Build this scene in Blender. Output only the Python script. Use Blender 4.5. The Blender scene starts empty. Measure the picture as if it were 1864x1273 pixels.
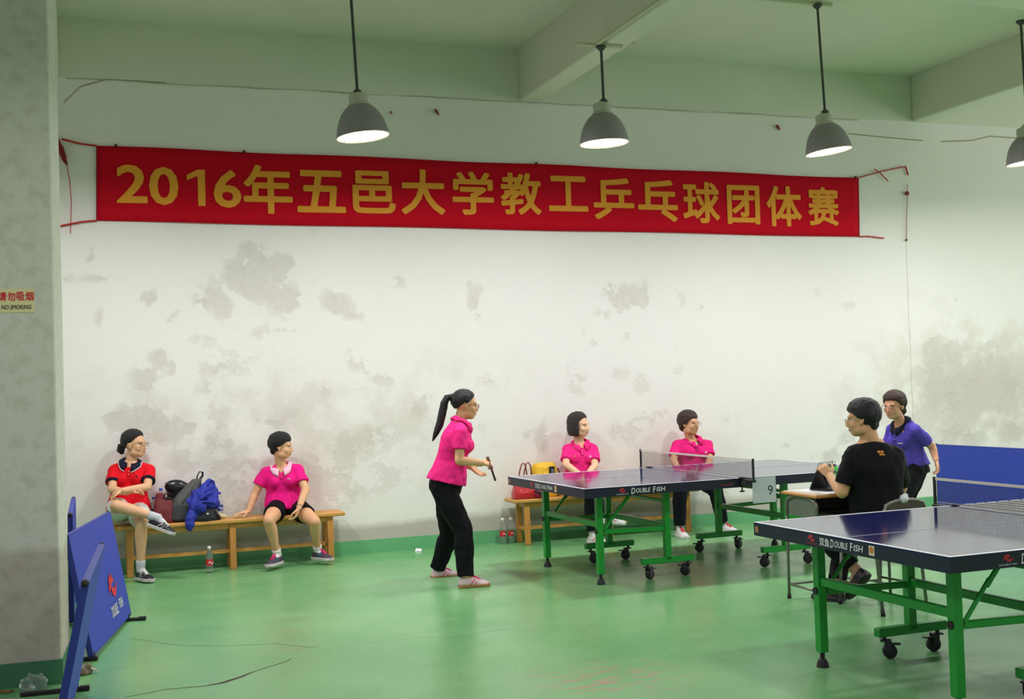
import bpy, math, random
import numpy as np
from mathutils import Vector, Matrix, noise
from mathutils.bvhtree import BVHTree

random.seed(4)
S = bpy.context.scene
COL = S.collection

# ------------------------------------------------------------------ camera
cd = bpy.data.cameras.new('camera')
cd.sensor_width = 36.0
cd.lens = 2159.64 * 36.0 / 1864.0
cd.clip_end = 200
cam = bpy.data.objects.new('camera', cd)
COL.objects.link(cam)
CR = Vector((0.94042256, -0.33847937, -0.03220442))
CU = Vector((0.02105219, -0.03656878, 0.99910937))
CF = Vector((0.33935559, 0.94026296, 0.02726438))
cam.matrix_world = Matrix(((CR.x, CU.x, -CF.x, 0.0), (CR.y, CU.y, -CF.y, 0.0), (CR.z, CU.z, -CF.z, 1.57007778), (0, 0, 0, 1)))
S.camera = cam

# ------------------------------------------------------------------ world, lights of the hall, exposure
w = bpy.data.worlds.new('world')
S.world = w
w.use_nodes = True
w.node_tree.nodes['Background'].inputs[0].default_value = (1.0, 0.95, 0.97, 1)
w.node_tree.nodes['Background'].inputs[1].default_value = 0.30

LAMP_W = 54.0
def lamp_light(loc, power=LAMP_W, size=0.36, rot=None):
    l = bpy.data.lights.new('lamp_light', 'AREA')
    l.shape = 'DISK'
    l.size = size
    l.energy = power
    l.color = (1.0, 0.95, 1.0)
    o = bpy.data.objects.new('lamp_light', l)
    o.location = loc
    if rot is not None:
        o.rotation_euler = rot
    COL.objects.link(o)
    return o
# the further lamps of the hall hang outside the frame in the same rows
for lx in (-0.2, 2.05, 4.3, 6.5, 8.7, 10.9):
    lamp_light((lx, 4.6, 3.5), LAMP_W * .5)
for lx in (-2.3, 0.0, 2.1, 4.3, 6.5, 8.7):
    lamp_light((lx, 0.4, 3.5), LAMP_W * .36)
lamp_light((10.9, 9.0, 3.5), LAMP_W * .5)
lamp_light((-0.1, 9.0, 3.5), LAMP_W * 1.1)

# fill light added unseen far to the right, lifts the upper wall
dl = bpy.data.lights.new('right_fill_light', 'AREA')
dl.shape = 'RECTANGLE'
dl.size, dl.size_y = 9.0, 3.2
dl.energy = 225.0
dl.color = (1.0, 0.97, 1.0)
do = bpy.data.objects.new('right_fill_light', dl)
do.location = (14.8, 5.5, 2.7)
do.rotation_euler = (math.radians(90), 0, math.radians(90))
COL.objects.link(do)

S.view_settings.view_transform = 'Standard'
S.view_settings.look = 'None'
S.view_settings.exposure = 0.0
S.view_settings.gamma = 1.0
S.view_settings.use_curve_mapping = False

# ------------------------------------------------------------------ helpers: materials
def lin(c):
    r = []
    for v in c[:3]:
        v = v / 255.0
        r.append(v / 12.92 if v <= 0.04045 else ((v + 0.055) / 1.055) ** 2.4)
    return (r[0], r[1], r[2], 1.0)

MATS = {}
def mat(name, c, rough=0.6, metal=0.0, spec=0.5, var=0.0, vscale=8.0, bump=0.0, bscale=150.0, stretch=None, trans=0.0, alpha=1.0, coat=0.0, sheen=0.0):
    if name in MATS:
        return MATS[name]
    m = bpy.data.materials.new(name)
    m.use_nodes = True
    nt = m.node_tree
    b = nt.nodes['Principled BSDF']
    b.inputs['Base Color'].default_value = lin(c)
    b.inputs['Roughness'].default_value = rough
    b.inputs['Metallic'].default_value = metal
    b.inputs['Specular IOR Level'].default_value = spec
    b.inputs['Transmission Weight'].default_value = trans
    b.inputs['Alpha'].default_value = alpha
    b.inputs['Coat Weight'].default_value = coat
    b.inputs['Sheen Weight'].default_value = sheen
    tc = nt.nodes.new('ShaderNodeTexCoord')
    src = tc.outputs['Object']
    if stretch:
        mp = nt.nodes.new('ShaderNodeMapping')
        mp.inputs['Scale'].default_value = stretch
        nt.links.new(src, mp.inputs['Vector'])
        src = mp.outputs['Vector']
    if var > 0:
        n = nt.nodes.new('ShaderNodeTexNoise')
        n.inputs['Scale'].default_value = vscale
        n.inputs['Detail'].default_value = 5
        nt.links.new(src, n.inputs['Vector'])
        r = nt.nodes.new('ShaderNodeValToRGB')
        r.color_ramp.elements[0].position = 0.3
        r.color_ramp.elements[1].position = 0.7
        l = lin(c)
        r.color_ramp.elements[0].color = tuple(max(0, x * (1 - var)) for x in l[:3]) + (1,)
        r.color_ramp.elements[1].color = tuple(min(1, x * (1 + var)) for x in l[:3]) + (1,)
        nt.links.new(n.outputs['Fac'], r.inputs['Fac'])
        nt.links.new(r.outputs['Color'], b.inputs['Base Color'])
    if bump > 0:
        n2 = nt.nodes.new('ShaderNodeTexNoise')
        n2.inputs['Scale'].default_value = bscale
        n2.inputs['Detail'].default_value = 3
        nt.links.new(src, n2.inputs['Vector'])
        bp = nt.nodes.new('ShaderNodeBump')
        bp.inputs['Strength'].default_value = bump
        bp.inputs['Distance'].default_value = 0.01
        nt.links.new(n2.outputs['Fac'], bp.inputs['Height'])
        nt.links.new(bp.outputs['Normal'], b.inputs['Normal'])
    MATS[name] = m
    return m

def V(*a):
    return Vector(a[0]) if len(a) == 1 else Vector(a)

# ------------------------------------------------------------------ helpers: mesh buffer
class MB:
    def __init__(s):
        s.v = []
        s.f = []
    def add(s, vs, fs):
        o = len(s.v)
        s.v.extend([Vector(p) for p in vs])
        s.f.extend([tuple(i + o for i in q) for q in fs])
        return s
    def box(s, c, size, R=None, ch=0.0):
        hx, hy, hz = size[0] / 2, size[1] / 2, size[2] / 2
        c = Vector(c)
        if ch <= 0:
            vs = [Vector((x, y, z)) for x in (-hx, hx) for y in (-hy, hy) for z in (-hz, hz)]
            fs = [(0, 1, 3, 2), (4, 6, 7, 5), (0, 4, 5, 1), (2, 3, 7, 6), (0, 2, 6, 4), (1, 5, 7, 3)]
        else:
            # chamfered along the vertical and horizontal edges: three nested rings
            ch = min(ch, hx * .45, hy * .45, hz * .45)
            def ring(z, k):
                a, b = hx - k, hy - k
                return [Vector(p + (z,)) for p in ((-a + ch, -b), (a - ch, -b), (a, -b + ch), (a, b - ch), (a - ch, b), (-a + ch, b), (-a, b - ch), (-a, -b + ch))]
            vs = ring(-hz, ch) + ring(-hz + ch, 0) + ring(hz - ch, 0) + ring(hz, ch)
            fs = [tuple(range(7, -1, -1)), tuple(range(24, 32))]
            for k in range(3):
                for i in range(8):
                    j = (i + 1) % 8
                    fs.append((k * 8 + i, k * 8 + j, k * 8 + 8 + j, k * 8 + 8 + i))
        if R is not None:
            vs = [R @ p for p in vs]
        return s.add([c + p for p in vs], fs)
    def beam(s, a, b, wx, wz, up=(0, 0, 1), ch=0.004):
        """rectangular bar from a to b, wx wide sideways, wz along 'up'"""
        a, b = Vector(a), Vector(b)
        d = (b - a)
        L = d.length
        d.normalize()
        up = Vector(up)
        if abs(d.dot(up)) > 0.98:
            up = Vector((0, 1, 0)) if abs(d.y) < .9 else Vector((1, 0, 0))
        r = d.cross(up).normalized()
        u = r.cross(d)
        R = Matrix((r, d, u)).transposed()
        return s.box((a + b) / 2, (wx, L, wz), R, ch)
    def loft(s, rings, cap=True, closed=True):
        n = len(rings[0])
        vs = [p for r in rings for p in r]
        fs = []
        for k in range(len(rings) - 1):
            for i in range(n if closed else n - 1):
                j = (i + 1) % n
                fs.append((k * n + i, k * n + j, (k + 1) * n + j, (k + 1) * n + i))
        if cap:
            fs.append(tuple(range(n - 1, -1, -1)))
            fs.append(tuple(range((len(rings) - 1) * n, len(rings) * n)))
        return s.add(vs, fs)
    def tube(s, pts, rad, n=10, cap=True, up=None, flat=1.0):
        """tube through pts; rad a number or a list; flat squashes along the second axis"""
        pts = [Vector(p) for p in pts]
        if not isinstance(rad, (list, tuple)):
            rad = [rad] * len(pts)
        rings = []
        u = None
        for i, p in enumerate(pts):
            d = (pts[min(i + 1, len(pts) - 1)] - pts[max(i - 1, 0)])
            if d.length < 1e-9:
                d = Vector((0, 0, 1))
            d.normalize()
            if u is None:
                u = Vector(up) if up else (Vector((0, 0, 1)) if abs(d.z) < .9 else Vector((1, 0, 0)))
            u = (u - d * u.dot(d))
            if u.length < 1e-6:
                u = d.orthogonal()
            u.normalize()
            r = d.cross(u)
            rings.append([p + (r * math.cos(t) + u * math.sin(t) * flat) * rad[i] for t in [2 * math.pi * k / n for k in range(n)]])
        return s.loft(rings, cap)
    def rcone(s, a, b, ra, rb, n=14):
        """tapered capsule with round ends"""
        a, b = Vector(a), Vector(b)
        d = b - a
        if d.length < 1e-6:
            d = Vector((0, 0, 1e-5))
        d.normalize()
        pts, rad = [], []
        for t in (-88, -60, -30, 0):
            pts.append(a + d * ra * math.sin(math.radians(t)))
            rad.append(ra * math.cos(math.radians(t)))
        for t in (0, 30, 60, 88):
            pts.append(b + d * rb * math.sin(math.radians(t)))
            rad.append(rb * math.cos(math.radians(t)))
        return s.tube(pts, rad, n)
    def ell(s, c, ax, nu=16, nv=10):
        """ellipsoid, ax = three half-axis vectors"""
        c = Vector(c)
        X, Y, Z = [Vector(a) for a in ax]
        rings = []
        for k in range(nv + 1):
            t = -math.pi / 2 + math.pi * k / nv
            t = max(-1.5, min(1.5, t))
            rings.append([c + (X * math.cos(a) + Y * math.sin(a)) * math.cos(t) + Z * math.sin(t) for a in [2 * math.pi * i / nu for i in range(nu)]])
        return s.loft(rings)
    def ball(s, c, r, nu=14, nv=9):
        return s.ell(c, ((r, 0, 0), (0, r, 0), (0, 0, r)), nu, nv)
    def lathe(s, prof, n=24, c=(0, 0, 0), cap=True):
        c = Vector(c)
        rings = [[c + Vector((r * math.cos(a), r * math.sin(a), z)) for a in [2 * math.pi * i / n for i in range(n)]] for r, z in prof]
        return s.loft(rings, cap)
    def quad(s, *p):
        return s.add(p, [tuple(range(len(p)))])
    def merge(s, o):
        return s.add(o.v, o.f)
    def xf(s, M):
        s.v = [M @ p for p in s.v]
        return s

def to_mesh(mb, name, off=None):
    me = bpy.data.meshes.new(name)
    vs = mb.v if off is None else [p - off for p in mb.v]
    me.from_pydata([tuple(p) for p in vs], [], mb.f)
    me.validate()
    return me

def fix_normals(me):
    import bmesh
    b = bmesh.new()
    b.from_mesh(me)
    bmesh.ops.recalc_face_normals(b, faces=b.faces)
    b.to_mesh(me)
    b.free()

def smooth(me, ang=None):
    me.polygons.foreach_set('use_smooth', [True] * len(me.polygons))
    if ang:
        me.set_sharp_from_angle(angle=math.radians(ang))

def remesh(mb, name, voxel=0.006, it=3, wrinkle=0.0, freq=(14, 14, 9), off=None, seed=0.0, mask=None):
    """one continuous skin over overlapping volumes"""
    me = to_mesh(mb, name)
    fix_normals(me)
    o = bpy.data.objects.new(name, me)
    COL.objects.link(o)
    r = o.modifiers.new('r', 'REMESH')
    r.mode = 'VOXEL'
    r.voxel_size = voxel
    if it:
        sm = o.modifiers.new('s', 'SMOOTH')
        sm.factor = 0.5
        sm.iterations = it
    dg = bpy.context.evaluated_depsgraph_get()
    out = bpy.data.meshes.new_from_object(o.evaluated_get(dg))
    bpy.data.objects.remove(o)
    bpy.data.meshes.remove(me)
    out.name = name
    n = len(out.vertices)
    co = np.empty(n * 3, dtype=np.float32)
    out.vertices.foreach_get('co', co)
    co = co.reshape(-1, 3)
    if wrinkle:
        nr = np.empty(n * 3, dtype=np.float32)
        out.vertices.foreach_get('normal', nr)
        nr = nr.reshape(-1, 3)
        d = np.empty(n, dtype=np.float32)
        f = freq
        for i in range(n):
            x, y, z = co[i]
            d[i] = noise.noise((x * f[0] + seed, y * f[1], z * f[2] + seed)) + 0.45 * noise.noise((x * f[0] * 2.3, y * f[1] * 2.3 + seed, z * f[2] * 2.3))
        co = co + nr * (d * wrinkle)[:, None]
    if off is not None:
        co = co - np.array(off, dtype=np.float32)
    out.vertices.foreach_set('co', co.astype(np.float32).ravel())
    out.update()
    smooth(out)
    return out

# ------------------------------------------------------------------ helpers: things and parts
def link(o, parent=None):
    COL.objects.link(o)
    if parent is not None:
        o.parent = parent
    return o

def as_mesh(src, name, sm=None, off=None):
    if isinstance(src, MB):
        me = to_mesh(src, name, off)
        fix_normals(me)
        if sm:
            smooth(me, sm if sm is not True else None)
        return me
    return src

class Thing:
    """a top-level thing at loc; parts are given in world coordinates (rot None) or local ones"""
    def __init__(s, name, label, cat, loc=(0, 0, 0), rot=0.0, group=None, mb=None, m=None, sm=None, local=False):
        s.loc = Vector(loc)
        s.local = local
        me = as_mesh(mb, name, sm, None if local else s.loc) if mb is not None else None
        s.o = bpy.data.objects.new(name, me)
        if me is not None:
            me.materials.append(m)
        link(s.o)
        s.o.location = s.loc
        s.o.rotation_euler = (0, 0, rot)
        s.o['label'] = label
        s.o['category'] = cat
        if group:
            s.o['group'] = group
    def part(s, name, mb, m, sm=None, parent=None, label=None, solid=0.0, kind=None):
        me = as_mesh(mb, name, sm, None if s.local else s.loc)
        me.materials.append(m)
        o = bpy.data.objects.new(name, me)
        link(o, parent if parent is not None else s.o)
        if label:
            o['label'] = label
        if kind:
            o['kind'] = kind
        if solid:
            md = o.modifiers.new('solid', 'SOLIDIFY')
            md.thickness = solid
            md.offset = 0
        return o

def copy_tree(o, parent=None):
    c = o.copy()
    link(c, parent)
    for ch in list(o.children):
        copy_tree(ch, c)
    return c

def structure(name, mb, m, sm=None, parent=None, solid=0.0):
    me = as_mesh(mb, name, sm)
    me.materials.append(m)
    o = bpy.data.objects.new(name, me)
    link(o, parent)
    if parent is None:
        o['kind'] = 'structure'
    if solid:
        md = o.modifiers.new('solid', 'SOLIDIFY')
        md.thickness = solid
        md.offset = 0
    return o

# ------------------------------------------------------------------ helpers: writing
def text_flat(body, shear=0.0):
    """flat glyph outlines of the built-in font, as (verts, faces), one em = 1"""
    cu = bpy.data.curves.new('writing', 'FONT')
    cu.body = body
    cu.size = 1.0
    cu.shear = shear
    cu.resolution_u = 3
    o = bpy.data.objects.new('writing', cu)
    COL.objects.link(o)
    dg = bpy.context.evaluated_depsgraph_get()
    me = bpy.data.meshes.new_from_object(o.evaluated_get(dg))
    vs = [tuple(v.co[:2]) for v in me.vertices]
    fs = [tuple(p.vertices) for p in me.polygons]
    bpy.data.objects.remove(o)
    bpy.data.curves.remove(cu)
    bpy.data.meshes.remove(me)
    return vs, fs

def write(mb, body, org, ax, ay, width=None, height=None, bold=0.02, shear=0.0, lift=0.00012):
    """put text on a plane: org = centre of its box, ax / ay = unit axes; bold widens the strokes by stamping"""
    vs, fs = text_flat(body, shear)
    x0 = min(v[0] for v in vs) - bold; x1 = max(v[0] for v in vs) + bold
    y0 = min(v[1] for v in vs) - bold; y1 = max(v[1] for v in vs) + bold
    sx = width / (x1 - x0) if width else None
    sy = height / (y1 - y0) if height else None
    sx = sx or sy
    sy = sy or sx
    org, ax, ay = Vector(org), Vector(ax), Vector(ay)
    nz = ax.cross(ay)
    cx, cy = (x0 + x1) / 2, (y0 + y1) / 2
    st = [(0, 0)]
    if bold > 0:
        st += [(math.cos(a) * bold, math.sin(a) * bold) for a in [math.pi * i / 4 + .39 for i in range(8)]]
    for i, (dx, dy) in enumerate(st):
        mb.add([org + ax * ((v[0] + dx - cx) * sx) + ay * ((v[1] + dy - cy) * sy) + nz * (lift * i) for v in vs], fs)
    return mb

def poly(mb, pts, org, ax, ay, k=1.0):
    org, ax, ay = Vector(org), Vector(ax), Vector(ay)
    mb.add([org + ax * (x * k) + ay * (y * k) for x, y in pts], [tuple(range(len(pts)))])
    return mb

def crescent(mb, org, ax, ay, k, x0, y0, R, a0, a1, wid, n=12):
    """tapered arc: the leaping fish of the emblem"""
    pin, pout = [], []
    for i in range(n + 1):
        t = i / n
        a = math.radians(a0 + (a1 - a0) * t)
        h = wid * math.sin(math.pi * (0.08 + 0.92 * t)) ** 0.7 if t < 1 else 0.0
        pin.append((x0 + (R - h / 2) * math.cos(a), y0 + (R - h / 2) * math.sin(a)))
        pout.append((x0 + (R + h / 2) * math.cos(a), y0 + (R + h / 2) * math.sin(a)))
    org, ax, ay = Vector(org), Vector(ax), Vector(ay)
    vs = [org + ax * (p[0] * k) + ay * (p[1] * k) for p in pin + pout]
    fs = [(i, i + 1, n + 1 + i + 1, n + 1 + i) for i in range(n)]
    mb.add(vs, fs)

def emblem(mb, org, ax, ay, k):
    """two leaping red fish, about 1.6 k wide"""
    crescent(mb, org, ax, ay, k, -0.05, -0.25, 0.62, 165, 40, 0.46)
    crescent(mb, org, ax, ay, k, 0.25, 0.28, 0.62, -155, -35, 0.42)
    poly(mb, [(-0.62, -0.1), (-0.95, 0.16), (-0.86, -0.1), (-0.98, -0.32)], org, ax, ay, k)
    poly(mb, [(0.72, -0.06), (1.0, 0.2), (0.92, -0.06), (0.98, -0.3)], org, ax, ay, k)
    poly(mb, [(-0.1, 0.42), (0.12, 0.72), (0.2, 0.4)], org, ax, ay, k)

# ================================================================== THE SETTING
YW = 11.056
# ---- back wall: a fine grid carrying where the plaster has peeled
WX0, WX1, WZ1 = -3.0, 15.0, 4.95
NX, NZ = 300, 83
gx_ = np.linspace(WX0, WX1, NX)
gz_ = np.linspace(0, WZ1, NZ)
GX, GZ = np.meshgrid(gx_, gz_, indexing='ij')
PEEL = [  # x, z, half width, half height, turn (deg), strength : where the render has come off the wall
    (1.53,2.61,0.258,0.243,20,1), (1.33,2.63,0.128,0.171,0,0.9), (1.77,2.40,0.195,0.143,0,0.9), (1.08,2.43,0.138,0.150,0,0.85), (1.20,2.33,0.117,0.130,0,0.8), (1.73,2.74,0.151,0.112,0,0.9),
    (1.48,2.86,0.150,0.091,0,0.8), (2.25,2.35,0.165,0.114,-25,0.95), (2.39,2.24,0.143,0.036,-20,0.9), (0.56,2.42,0.094,0.074,0,0.95), (0.07,2.80,0.036,0.044,0,0.95), (0.10,2.61,0.133,0.029,0,0.9),
    (0.13,2.25,0.036,0.077,0,0.8), (-0.13,2.61,0.061,0.024,0,0.8), (0.76,2.26,0.073,0.035,30,0.7), (0.63,1.87,0.094,0.118,-25,0.85), (0.50,1.70,0.114,0.147,15,0.9), (0.73,1.78,0.052,0.069,-30,0.8),
    (1.02,2.04,0.148,0.070,0,0.45), (1.56,2.10,0.193,0.061,10,0.6), (1.81,2.11,0.238,0.026,0,0.6), (1.16,1.76,0.265,0.100,0,0.6), (1.31,1.90,0.266,0.040,0,0.5), (1.06,1.61,0.211,0.060,20,0.5),
    (2.43,1.80,0.121,0.114,-30,0.6), (2.64,1.64,0.166,0.105,-20,0.6), (2.77,1.66,0.078,0.084,0,0.5), (2.38,1.93,0.044,0.073,0,0.5), (2.85,2.57,0.089,0.063,0,0.7), (2.46,2.80,0.044,0.026,0,0.7),
    (2.11,1.53,0.087,0.082,0,0.5), (0.39,1.34,0.284,0.127,0,0.9), (0.48,1.39,0.114,0.078,0,0.9), (0.67,1.21,0.187,0.128,0,0.9), (0.86,1.25,0.105,0.069,0,0.8), (1.10,1.34,0.116,0.130,0,0.55),
    (1.64,1.24,0.215,0.071,-15,0.6), (1.79,1.33,0.086,0.051,0,0.6), (2.02,1.20,0.109,0.062,0,0.6), (1.98,0.79,0.488,0.205,0,0.62), (2.30,0.98,0.219,0.155,0,0.7), (2.62,1.07,0.188,0.157,0,0.6),
    (2.66,0.70,0.277,0.157,0,0.5), (2.18,0.57,0.327,0.134,0,0.6), (1.28,0.83,0.318,0.200,0,0.6), (1.14,1.13,0.159,0.150,0,0.6), (0.80,0.93,0.136,0.128,0,0.75), (1.37,0.47,0.319,0.120,0,0.6),
    (3.61,2.39,0.074,0.151,-22,0.8), (3.57,2.53,0.046,0.065,-15,0.7), (3.65,2.23,0.046,0.076,0,0.6), (3.73,2.04,0.034,0.043,0,0.5), (5.20,2.38,0.203,0.158,10,0.85), (5.41,2.41,0.144,0.148,0,0.85),
    (5.08,2.50,0.119,0.079,0,0.7), (5.00,2.24,0.107,0.079,0,0.6), (5.82,2.46,0.055,0.080,0,0.6), (5.89,2.35,0.061,0.080,-20,0.5), (6.14,2.28,0.135,0.041,10,0.6), (6.41,2.37,0.074,0.047,30,0.5),
    (4.87,1.94,0.142,0.045,10,0.5), (4.75,2.02,0.035,0.067,0,0.5), (5.27,2.01,0.084,0.079,0,0.45), (5.06,2.06,0.048,0.045,0,0.4), (4.59,1.72,0.059,0.100,-15,0.5), (4.68,1.58,0.141,0.111,0,0.5),
    (4.73,1.44,0.153,0.056,0,0.55), (5.10,1.62,0.202,0.079,0,0.5), (5.38,1.50,0.144,0.113,0,0.45), (5.83,1.66,0.061,0.195,0,0.4), (3.71,1.61,0.126,0.076,-20,0.45), (3.63,1.77,0.034,0.054,0,0.5),
    (3.00,1.31,0.101,0.095,0,0.75), (3.09,1.44,0.056,0.032,0,0.6), (3.90,1.36,0.126,0.043,0,0.45), (5.46,1.16,0.264,0.113,0,0.5), (5.08,1.06,0.095,0.168,0,0.6), (5.27,1.00,0.215,0.169,0,0.45),
    (4.27,0.99,0.081,0.164,0,0.8), (4.12,1.05,0.081,0.065,0,0.7), (5.98,1.31,0.049,0.115,0,0.4), (6.36,1.12,0.185,0.070,0,0.4), (9.07,1.51,0.132,0.437,0,0.85), (9.35,1.76,0.267,0.163,0,0.7),
    (9.21,1.26,0.199,0.250,0,0.7), (9.01,1.76,0.092,0.187,0,0.8), (9.53,1.44,0.201,0.252,20,0.5), (9.86,1.75,0.270,0.191,30,0.5), (10.12,1.35,0.163,0.320,0,0.5), (9.34,0.81,0.186,0.113,0,0.75),
    (9.61,0.74,0.201,0.088,0,0.75), (10.13,0.78,0.176,0.153,0,0.75), (9.18,0.70,0.066,0.087,0,0.7), (7.64,0.65,0.127,0.096,0,0.8), (7.89,0.82,0.141,0.097,0,0.75), (7.43,0.66,0.063,0.060,0,0.6),
    (8.00,0.88,0.193,0.121,0,0.5), (7.09,0.80,0.088,0.030,0,0.6), (7.96,2.30,0.167,0.073,10,0.4), (7.51,2.43,0.127,0.084,0,0.3), (9.42,2.35,0.040,0.101,0,0.6), (4.82,0.52,0.353,0.222,0,0.55),
    (4.40,0.60,0.175,0.165,0,0.6), (3.67,1.12,0.114,0.054,0,0.4), (6.00,0.45,0.365,0.172,0,0.4), (2.10,3.05,0.088,0.041,0,0.4), (3.39,2.90,0.171,0.021,0,0.3),
]
peel = np.zeros_like(GX)
for (x, z, a, b, t, s_) in PEEL:
    c, s = math.cos(math.radians(t)), math.sin(math.radians(t))
    u = ((GX - x) * c + (GZ - z) * s) / a
    v = (-(GX - x) * s + (GZ - z) * c) / b
    d = np.sqrt(u * u + v * v)
    peel = np.maximum(peel, np.clip(1.5 - d, 0, 1) * s_)
# faint scuffing of the lower wall
scuff = np.exp(-((GZ - 1.15) / 0.75) ** 2) * (0.55 + 0.45 * np.cos((GX - 2.0) * 0.8)) + 0.8 * np.exp(-((GZ - 1.5) / 0.8) ** 2 - ((GX - 9.7) / 1.1) ** 2)
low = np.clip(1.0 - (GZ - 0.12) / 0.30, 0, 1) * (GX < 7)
wm = MB()
wm.v = [Vector((GX[i, k], YW, GZ[i, k])) for i in range(NX) for k in range(NZ)]
wm.f = [(i * NZ + k, (i + 1) * NZ + k, (i + 1) * NZ + k + 1, i * NZ + k + 1) for i in range(NX - 1) for k in range(NZ - 1)]

def wall_material():
    m = bpy.data.materials.new('old_plaster')
    m.use_nodes = True
    nt = m.node_tree
    N, L = nt.nodes, nt.links
    b = N['Principled BSDF']
    b.inputs['Roughness'].default_value = 0.85
    b.inputs['Specular IOR Level'].default_value = 0.25
    tc = N.new('ShaderNodeTexCoord')
    def noise_(scale, detail=6, rough=.6):
        n = N.new('ShaderNodeTexNoise')
        n.inputs['Scale'].default_value = scale
        n.inputs['Detail'].default_value = detail
        n.inputs['Roughness'].default_value = rough
        L.new(tc.outputs['Object'], n.inputs['Vector'])
        return n.outputs['Fac']
    def math_(op, a, b_=None, clamp=False):
        n = N.new('ShaderNodeMath')
        n.operation = op
        n.use_clamp = clamp
        for i, q in enumerate((a, b_)):
            if q is None:
                continue
            if isinstance(q, (int, float)):
                n.inputs[i].default_value = q
            else:
                L.new(q, n.inputs[i])
        return n.outputs[0]
    def attr(nm):
        n = N.new('ShaderNodeAttribute')
        n.attribute_name = nm
        return n.outputs['Fac']
    def mix(f, a, c):
        n = N.new('ShaderNodeMix')
        n.data_type = 'RGBA'
        L.new(f, n.inputs['Factor'])
        for sock, q in ((n.inputs['A'], a), (n.inputs['B'], c)):
            if isinstance(q, tuple):
                sock.default_value = q
            else:
                L.new(q, sock)
        return n.outputs['Result']
    n1 = noise_(5.5, 9, .66)
    n2 = noise_(15.0, 8, .7)
    edge = math_('MULTIPLY', math_('SUBTRACT', n1, 0.5), 2.8)
    edge = math_('ADD', edge, math_('MULTIPLY', math_('SUBTRACT', n2, 0.5), 1.1))
    pk = math_('ADD', attr('peel'), edge)
    pk = math_('MULTIPLY', math_('SUBTRACT', pk, 0.38), 5.0, True)
    pk = math_('MULTIPLY', pk, math_('MULTIPLY', attr('peel'), 1.3, True))
    n3 = noise_(2.2, 9, .68)
    sc = math_('MULTIPLY', math_('SUBTRACT', math_('ADD', n3, math_('MULTIPLY', attr('scuff'), 0.16)), 0.56), 7.0, True)
    sc = math_('MULTIPLY', sc, attr('scuff'))
    base = mix(noise_(0.8, 4), lin((230, 228, 221)), lin((239, 237, 231)))
    base = mix(math_('MULTIPLY', noise_(26, 4), 0.12), base, lin((205, 200, 186)))
    c = mix(math_('MULTIPLY', sc, 0.6), base, lin((206, 200, 188)))
    c = mix(math_('MULTIPLY', pk, math_('ADD', math_('MULTIPLY', n2, .9), .10), True), c, lin((200, 194, 183)))
    # grey-brown band over the skirting: stain plus bench shade painted in
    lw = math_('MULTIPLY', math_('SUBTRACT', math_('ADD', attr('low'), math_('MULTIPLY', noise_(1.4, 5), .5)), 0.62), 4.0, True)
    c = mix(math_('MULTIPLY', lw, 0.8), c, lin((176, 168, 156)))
    L.new(c, b.inputs['Base Color'])
    bp = N.new('ShaderNodeBump')
    bp.inputs['Strength'].default_value = 0.35
    bp.inputs['Distance'].default_value = 0.012
    h = math_('SUBTRACT', math_('MULTIPLY', n2, 0.35), pk)
    L.new(h, bp.inputs['Height'])
    L.new(bp.outputs['Normal'], b.inputs['Normal'])
    return m
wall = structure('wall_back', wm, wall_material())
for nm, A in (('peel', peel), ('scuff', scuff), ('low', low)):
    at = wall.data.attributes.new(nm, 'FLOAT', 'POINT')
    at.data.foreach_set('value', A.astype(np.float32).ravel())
# the wall's normals face the hall
wall.data.flip_normals() if wall.data.polygons[0].normal.y > 0 else None

plaster = mat('white_plaster', (222, 222, 208), .85, spec=.25, var=.04, vscale=3, bump=.12, bscale=30)
soffit = mat('ceiling_paint', (216, 218, 200), .9, spec=.2, var=.03, vscale=1.5)

# ---- beam along the head of the wall (its lower edge is the crack line), slabs and beams
structure('trim_1', MB().box(((WX0 + WX1) / 2, YW - 0.004, 4.645), (WX1 - WX0, 0.012, 0.53)), soffit)
crackm = mat('crack_brown', (172, 160, 134), .9)
mb = MB()
pts = []
for i in range(90):
    x = -0.1 + i * 0.093
    pts.append((x, 4.366 + 0.012 * noise.noise((x * 1.7, 0, 0)) + 0.006 * noise.noise((x * 9, 3, 0)), 0.0035 + 0.003 * noise.noise((x * 2.3, 8, 1))))
for a, b in zip(pts[:-1], pts[1:]):
    mb.quad((a[0], YW - .0115, a[1] - a[2]), (b[0], YW - .0115, b[1] - b[2]), (b[0], YW - .0115, b[1] + b[2]), (a[0], YW - .0115, a[1] + a[2]))
mb2 = MB()
for P in ([(-.12, 4.15), (0.02, 4.30), (.25, 4.38), (.75, 4.37)], [(8.05, 4.21), (8.5, 4.19), (9.05, 4.17)], [(9.3, 4.17), (9.75, 4.20), (10.0, 4.26), (10.6, 4.25)]):
    for a, b in zip(P[:-1], P[1:]):
        mb2.quad((a[0], YW - .0025, a[1] - .007), (b[0], YW - .0025, b[1] - .007), (b[0], YW - .0025, b[1] + .006), (a[0], YW - .0025, a[1] + .006))
for i in range(26):
    z0, z1 = .82 + i * .085, .82 + (i + 1) * .085
    xa, xb = 8.76 + .012 * noise.noise((z0 * 3, 0, 0)), 8.76 + .012 * noise.noise((z1 * 3, 0, 0))
    mb2.quad((xa - .0012, YW - .0025, z0), (xa + .0012, YW - .0025, z0), (xb + .0012, YW - .0025, z1), (xb - .0012, YW - .0025, z1))
structure('crack', mb, crackm, parent=wall)
structure('crack', mb2, crackm, parent=wall)

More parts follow.
